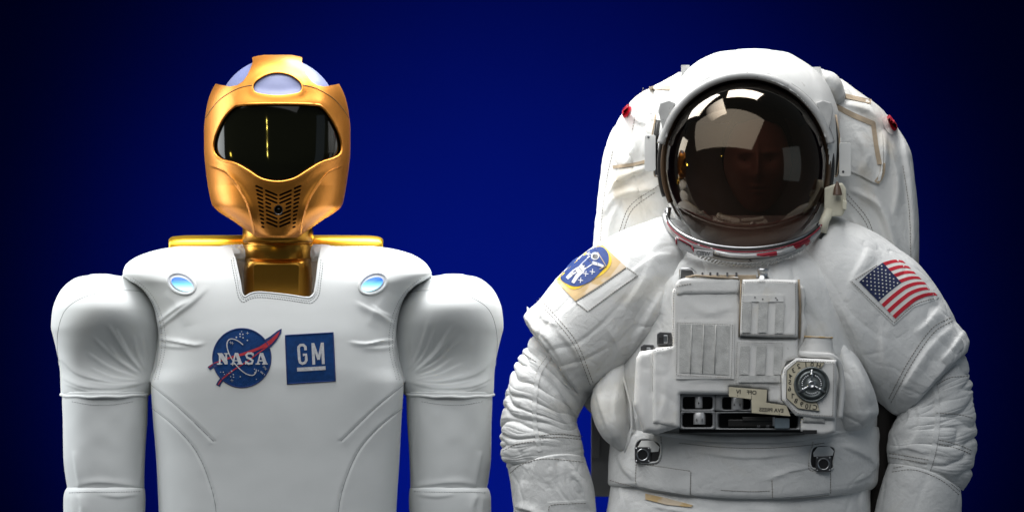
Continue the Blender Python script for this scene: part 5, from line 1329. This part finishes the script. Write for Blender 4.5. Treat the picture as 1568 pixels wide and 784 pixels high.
# recess with switches (upside-down painted metal frame)
rc = prism('switch_bay', box(1040, 600, 1230, 662), FD+42, FD+60, M_dark, mod, 0)
fr_ = None
def cell(u0, v0, u1, v1, u2, v2, u3, v3):
    """one frame cell: outer box 0-1 around the rounded window 2-3"""
    bmesh_ = bmesh.new()
    inn = rbox(u2, v2, u3, v3, 4.5, 5); out_ = []
    cu, cv = (u2+u3)/2, (v2+v3)/2
    for a, b in inn:
        x, y = a-cu, b-cv
        k = min((u1-cu)/x if x > 0 else (u0-cu)/x if x < 0 else 1e9, (v1-cv)/y if y > 0 else (v0-cv)/y if y < 0 else 1e9)
        out_.append((cu+x*k, cv+y*k))
    n = len(inn); V = [];
    for ring_, d in ((out_, FD+24), (out_, FD+10), (inn, FD+10), ([(cu+(a-cu)*0.97, cv+(b-cv)*0.96) for a, b in inn], FD+11.5), ([(cu+(a-cu)*0.93, cv+(b-cv)*0.9) for a, b in inn], FD+42)):
        V += [(a, d, b) for a, b in ring_]
    V = np.array(V, float)
    return make('frame_cell', V, grid_faces(5, n), M_frame, rc, smooth=False)
cell(1041.5, 604, 1095, 629, 1044.5, 606.5, 1092, 627)
cell(1041.5, 629.5, 1095, 657, 1044, 631.5, 1092, 654.5)
cell(1095.5, 604, 1152, 629, 1105, 607, 1150, 627.5)
cell(1095.5, 629.5, 1230, 659, 1097.5, 632, 1224, 656)
def knob(u, v, w, h, txt):
    k = upright('switch_knob', u, FD+17, [(0.1, v-h/2), (w/2-0.6, v-h/2), (w/2, v-h/2+0.7), (w/2, v+h/2-0.7), (w/2-0.6, v+h/2), (0.1, v+h/2)], M_knob, rc, 8, smooth=False)
    if txt: drape('knob_digits', [text2d(t, 5.0, u+dx, v+2, True) for t, dx in txt], Flat(FD+17-w/2-0.2), M_ink, k, 0.3, 0.1, kind='stuff')
knob(1070, 615, 12, 19, [('4', 0)]); knob(1071, 640.5, 19, 18, [('3', -4.5), ('2', 4.5)]); knob(1129, 617.5, 19, 19, [('4', -4.5), ('3', 4.5)])
sb = prism('black_slide', box(1115, 642, 1184, 653), FD+12, FD+34, M_gasket, rc, 1)
prism('slide_ridge', box(1137, 638, 1184, 644), FD+9, FD+30, M_ink, sb, 0.8)
for a in (1159, 1173): prism('slide_stud', box(a, 651, a+5, 654), FD+10, FD+20, M_metal_dk, sb, 0.4)
prism('slide_latch', rbox(1186, 640, 1209, 655.5, 2), FD+2, FD+30, mat('blue_grey_metal', (0.27, 0.33, 0.37), 0.35, 0.7, var=(60, 0.15)), rc, 1.2)
prism('latch_end', box(1183, 638, 1187, 652), FD+3, FD+28, M_metal, rc, 0.8)
# mirrored text labels
lp = prism('text_label', [(1116, 592), (1175, 596.5), (1173.5, 616), (1204.5, 620.5), (1210.5, 637), (1151, 632), (1150.5, 611), (1116, 607)], FD-4.5, FD-2.5, M_plate, mod, 0.4, label='stepped cream label with mirrored lettering')
o_pts = [(1116, 592), (1175, 596.5), (1173.5, 616), (1204.5, 620.5), (1210.5, 637), (1151, 632), (1150.5, 611), (1116, 607)]
cord('label_edge', [(a, FD-4.0, b) for k in range(8) for a, b in [o_pts[k]]], 0.5, M_ink, lp, closed=True)
drape('lettering', [text2d('IV', 8.6, 1130.5, 599.5, True, 3), text2d('OFF', 8.6, 1151, 600.5, True, 3), text2d('EVA PRESS', 8.2, 1181, 627.5, True, 3)], Flat(FD-4.5), M_ink, lp, 0.08, 0.15, kind='stuff')
drape('index_marks', [ribbon(a, 0.6)[:2] for a in ([(1129, 604), (1129.4, 607)], [(1150.8, 605), (1150.6, 611)], [(1171, 632), (1171, 634)], [(1193, 632.5), (1193.2, 635.5)])], Flat(FD-4.5), M_ink, lp, 0.08, 0.15, kind='stuff')
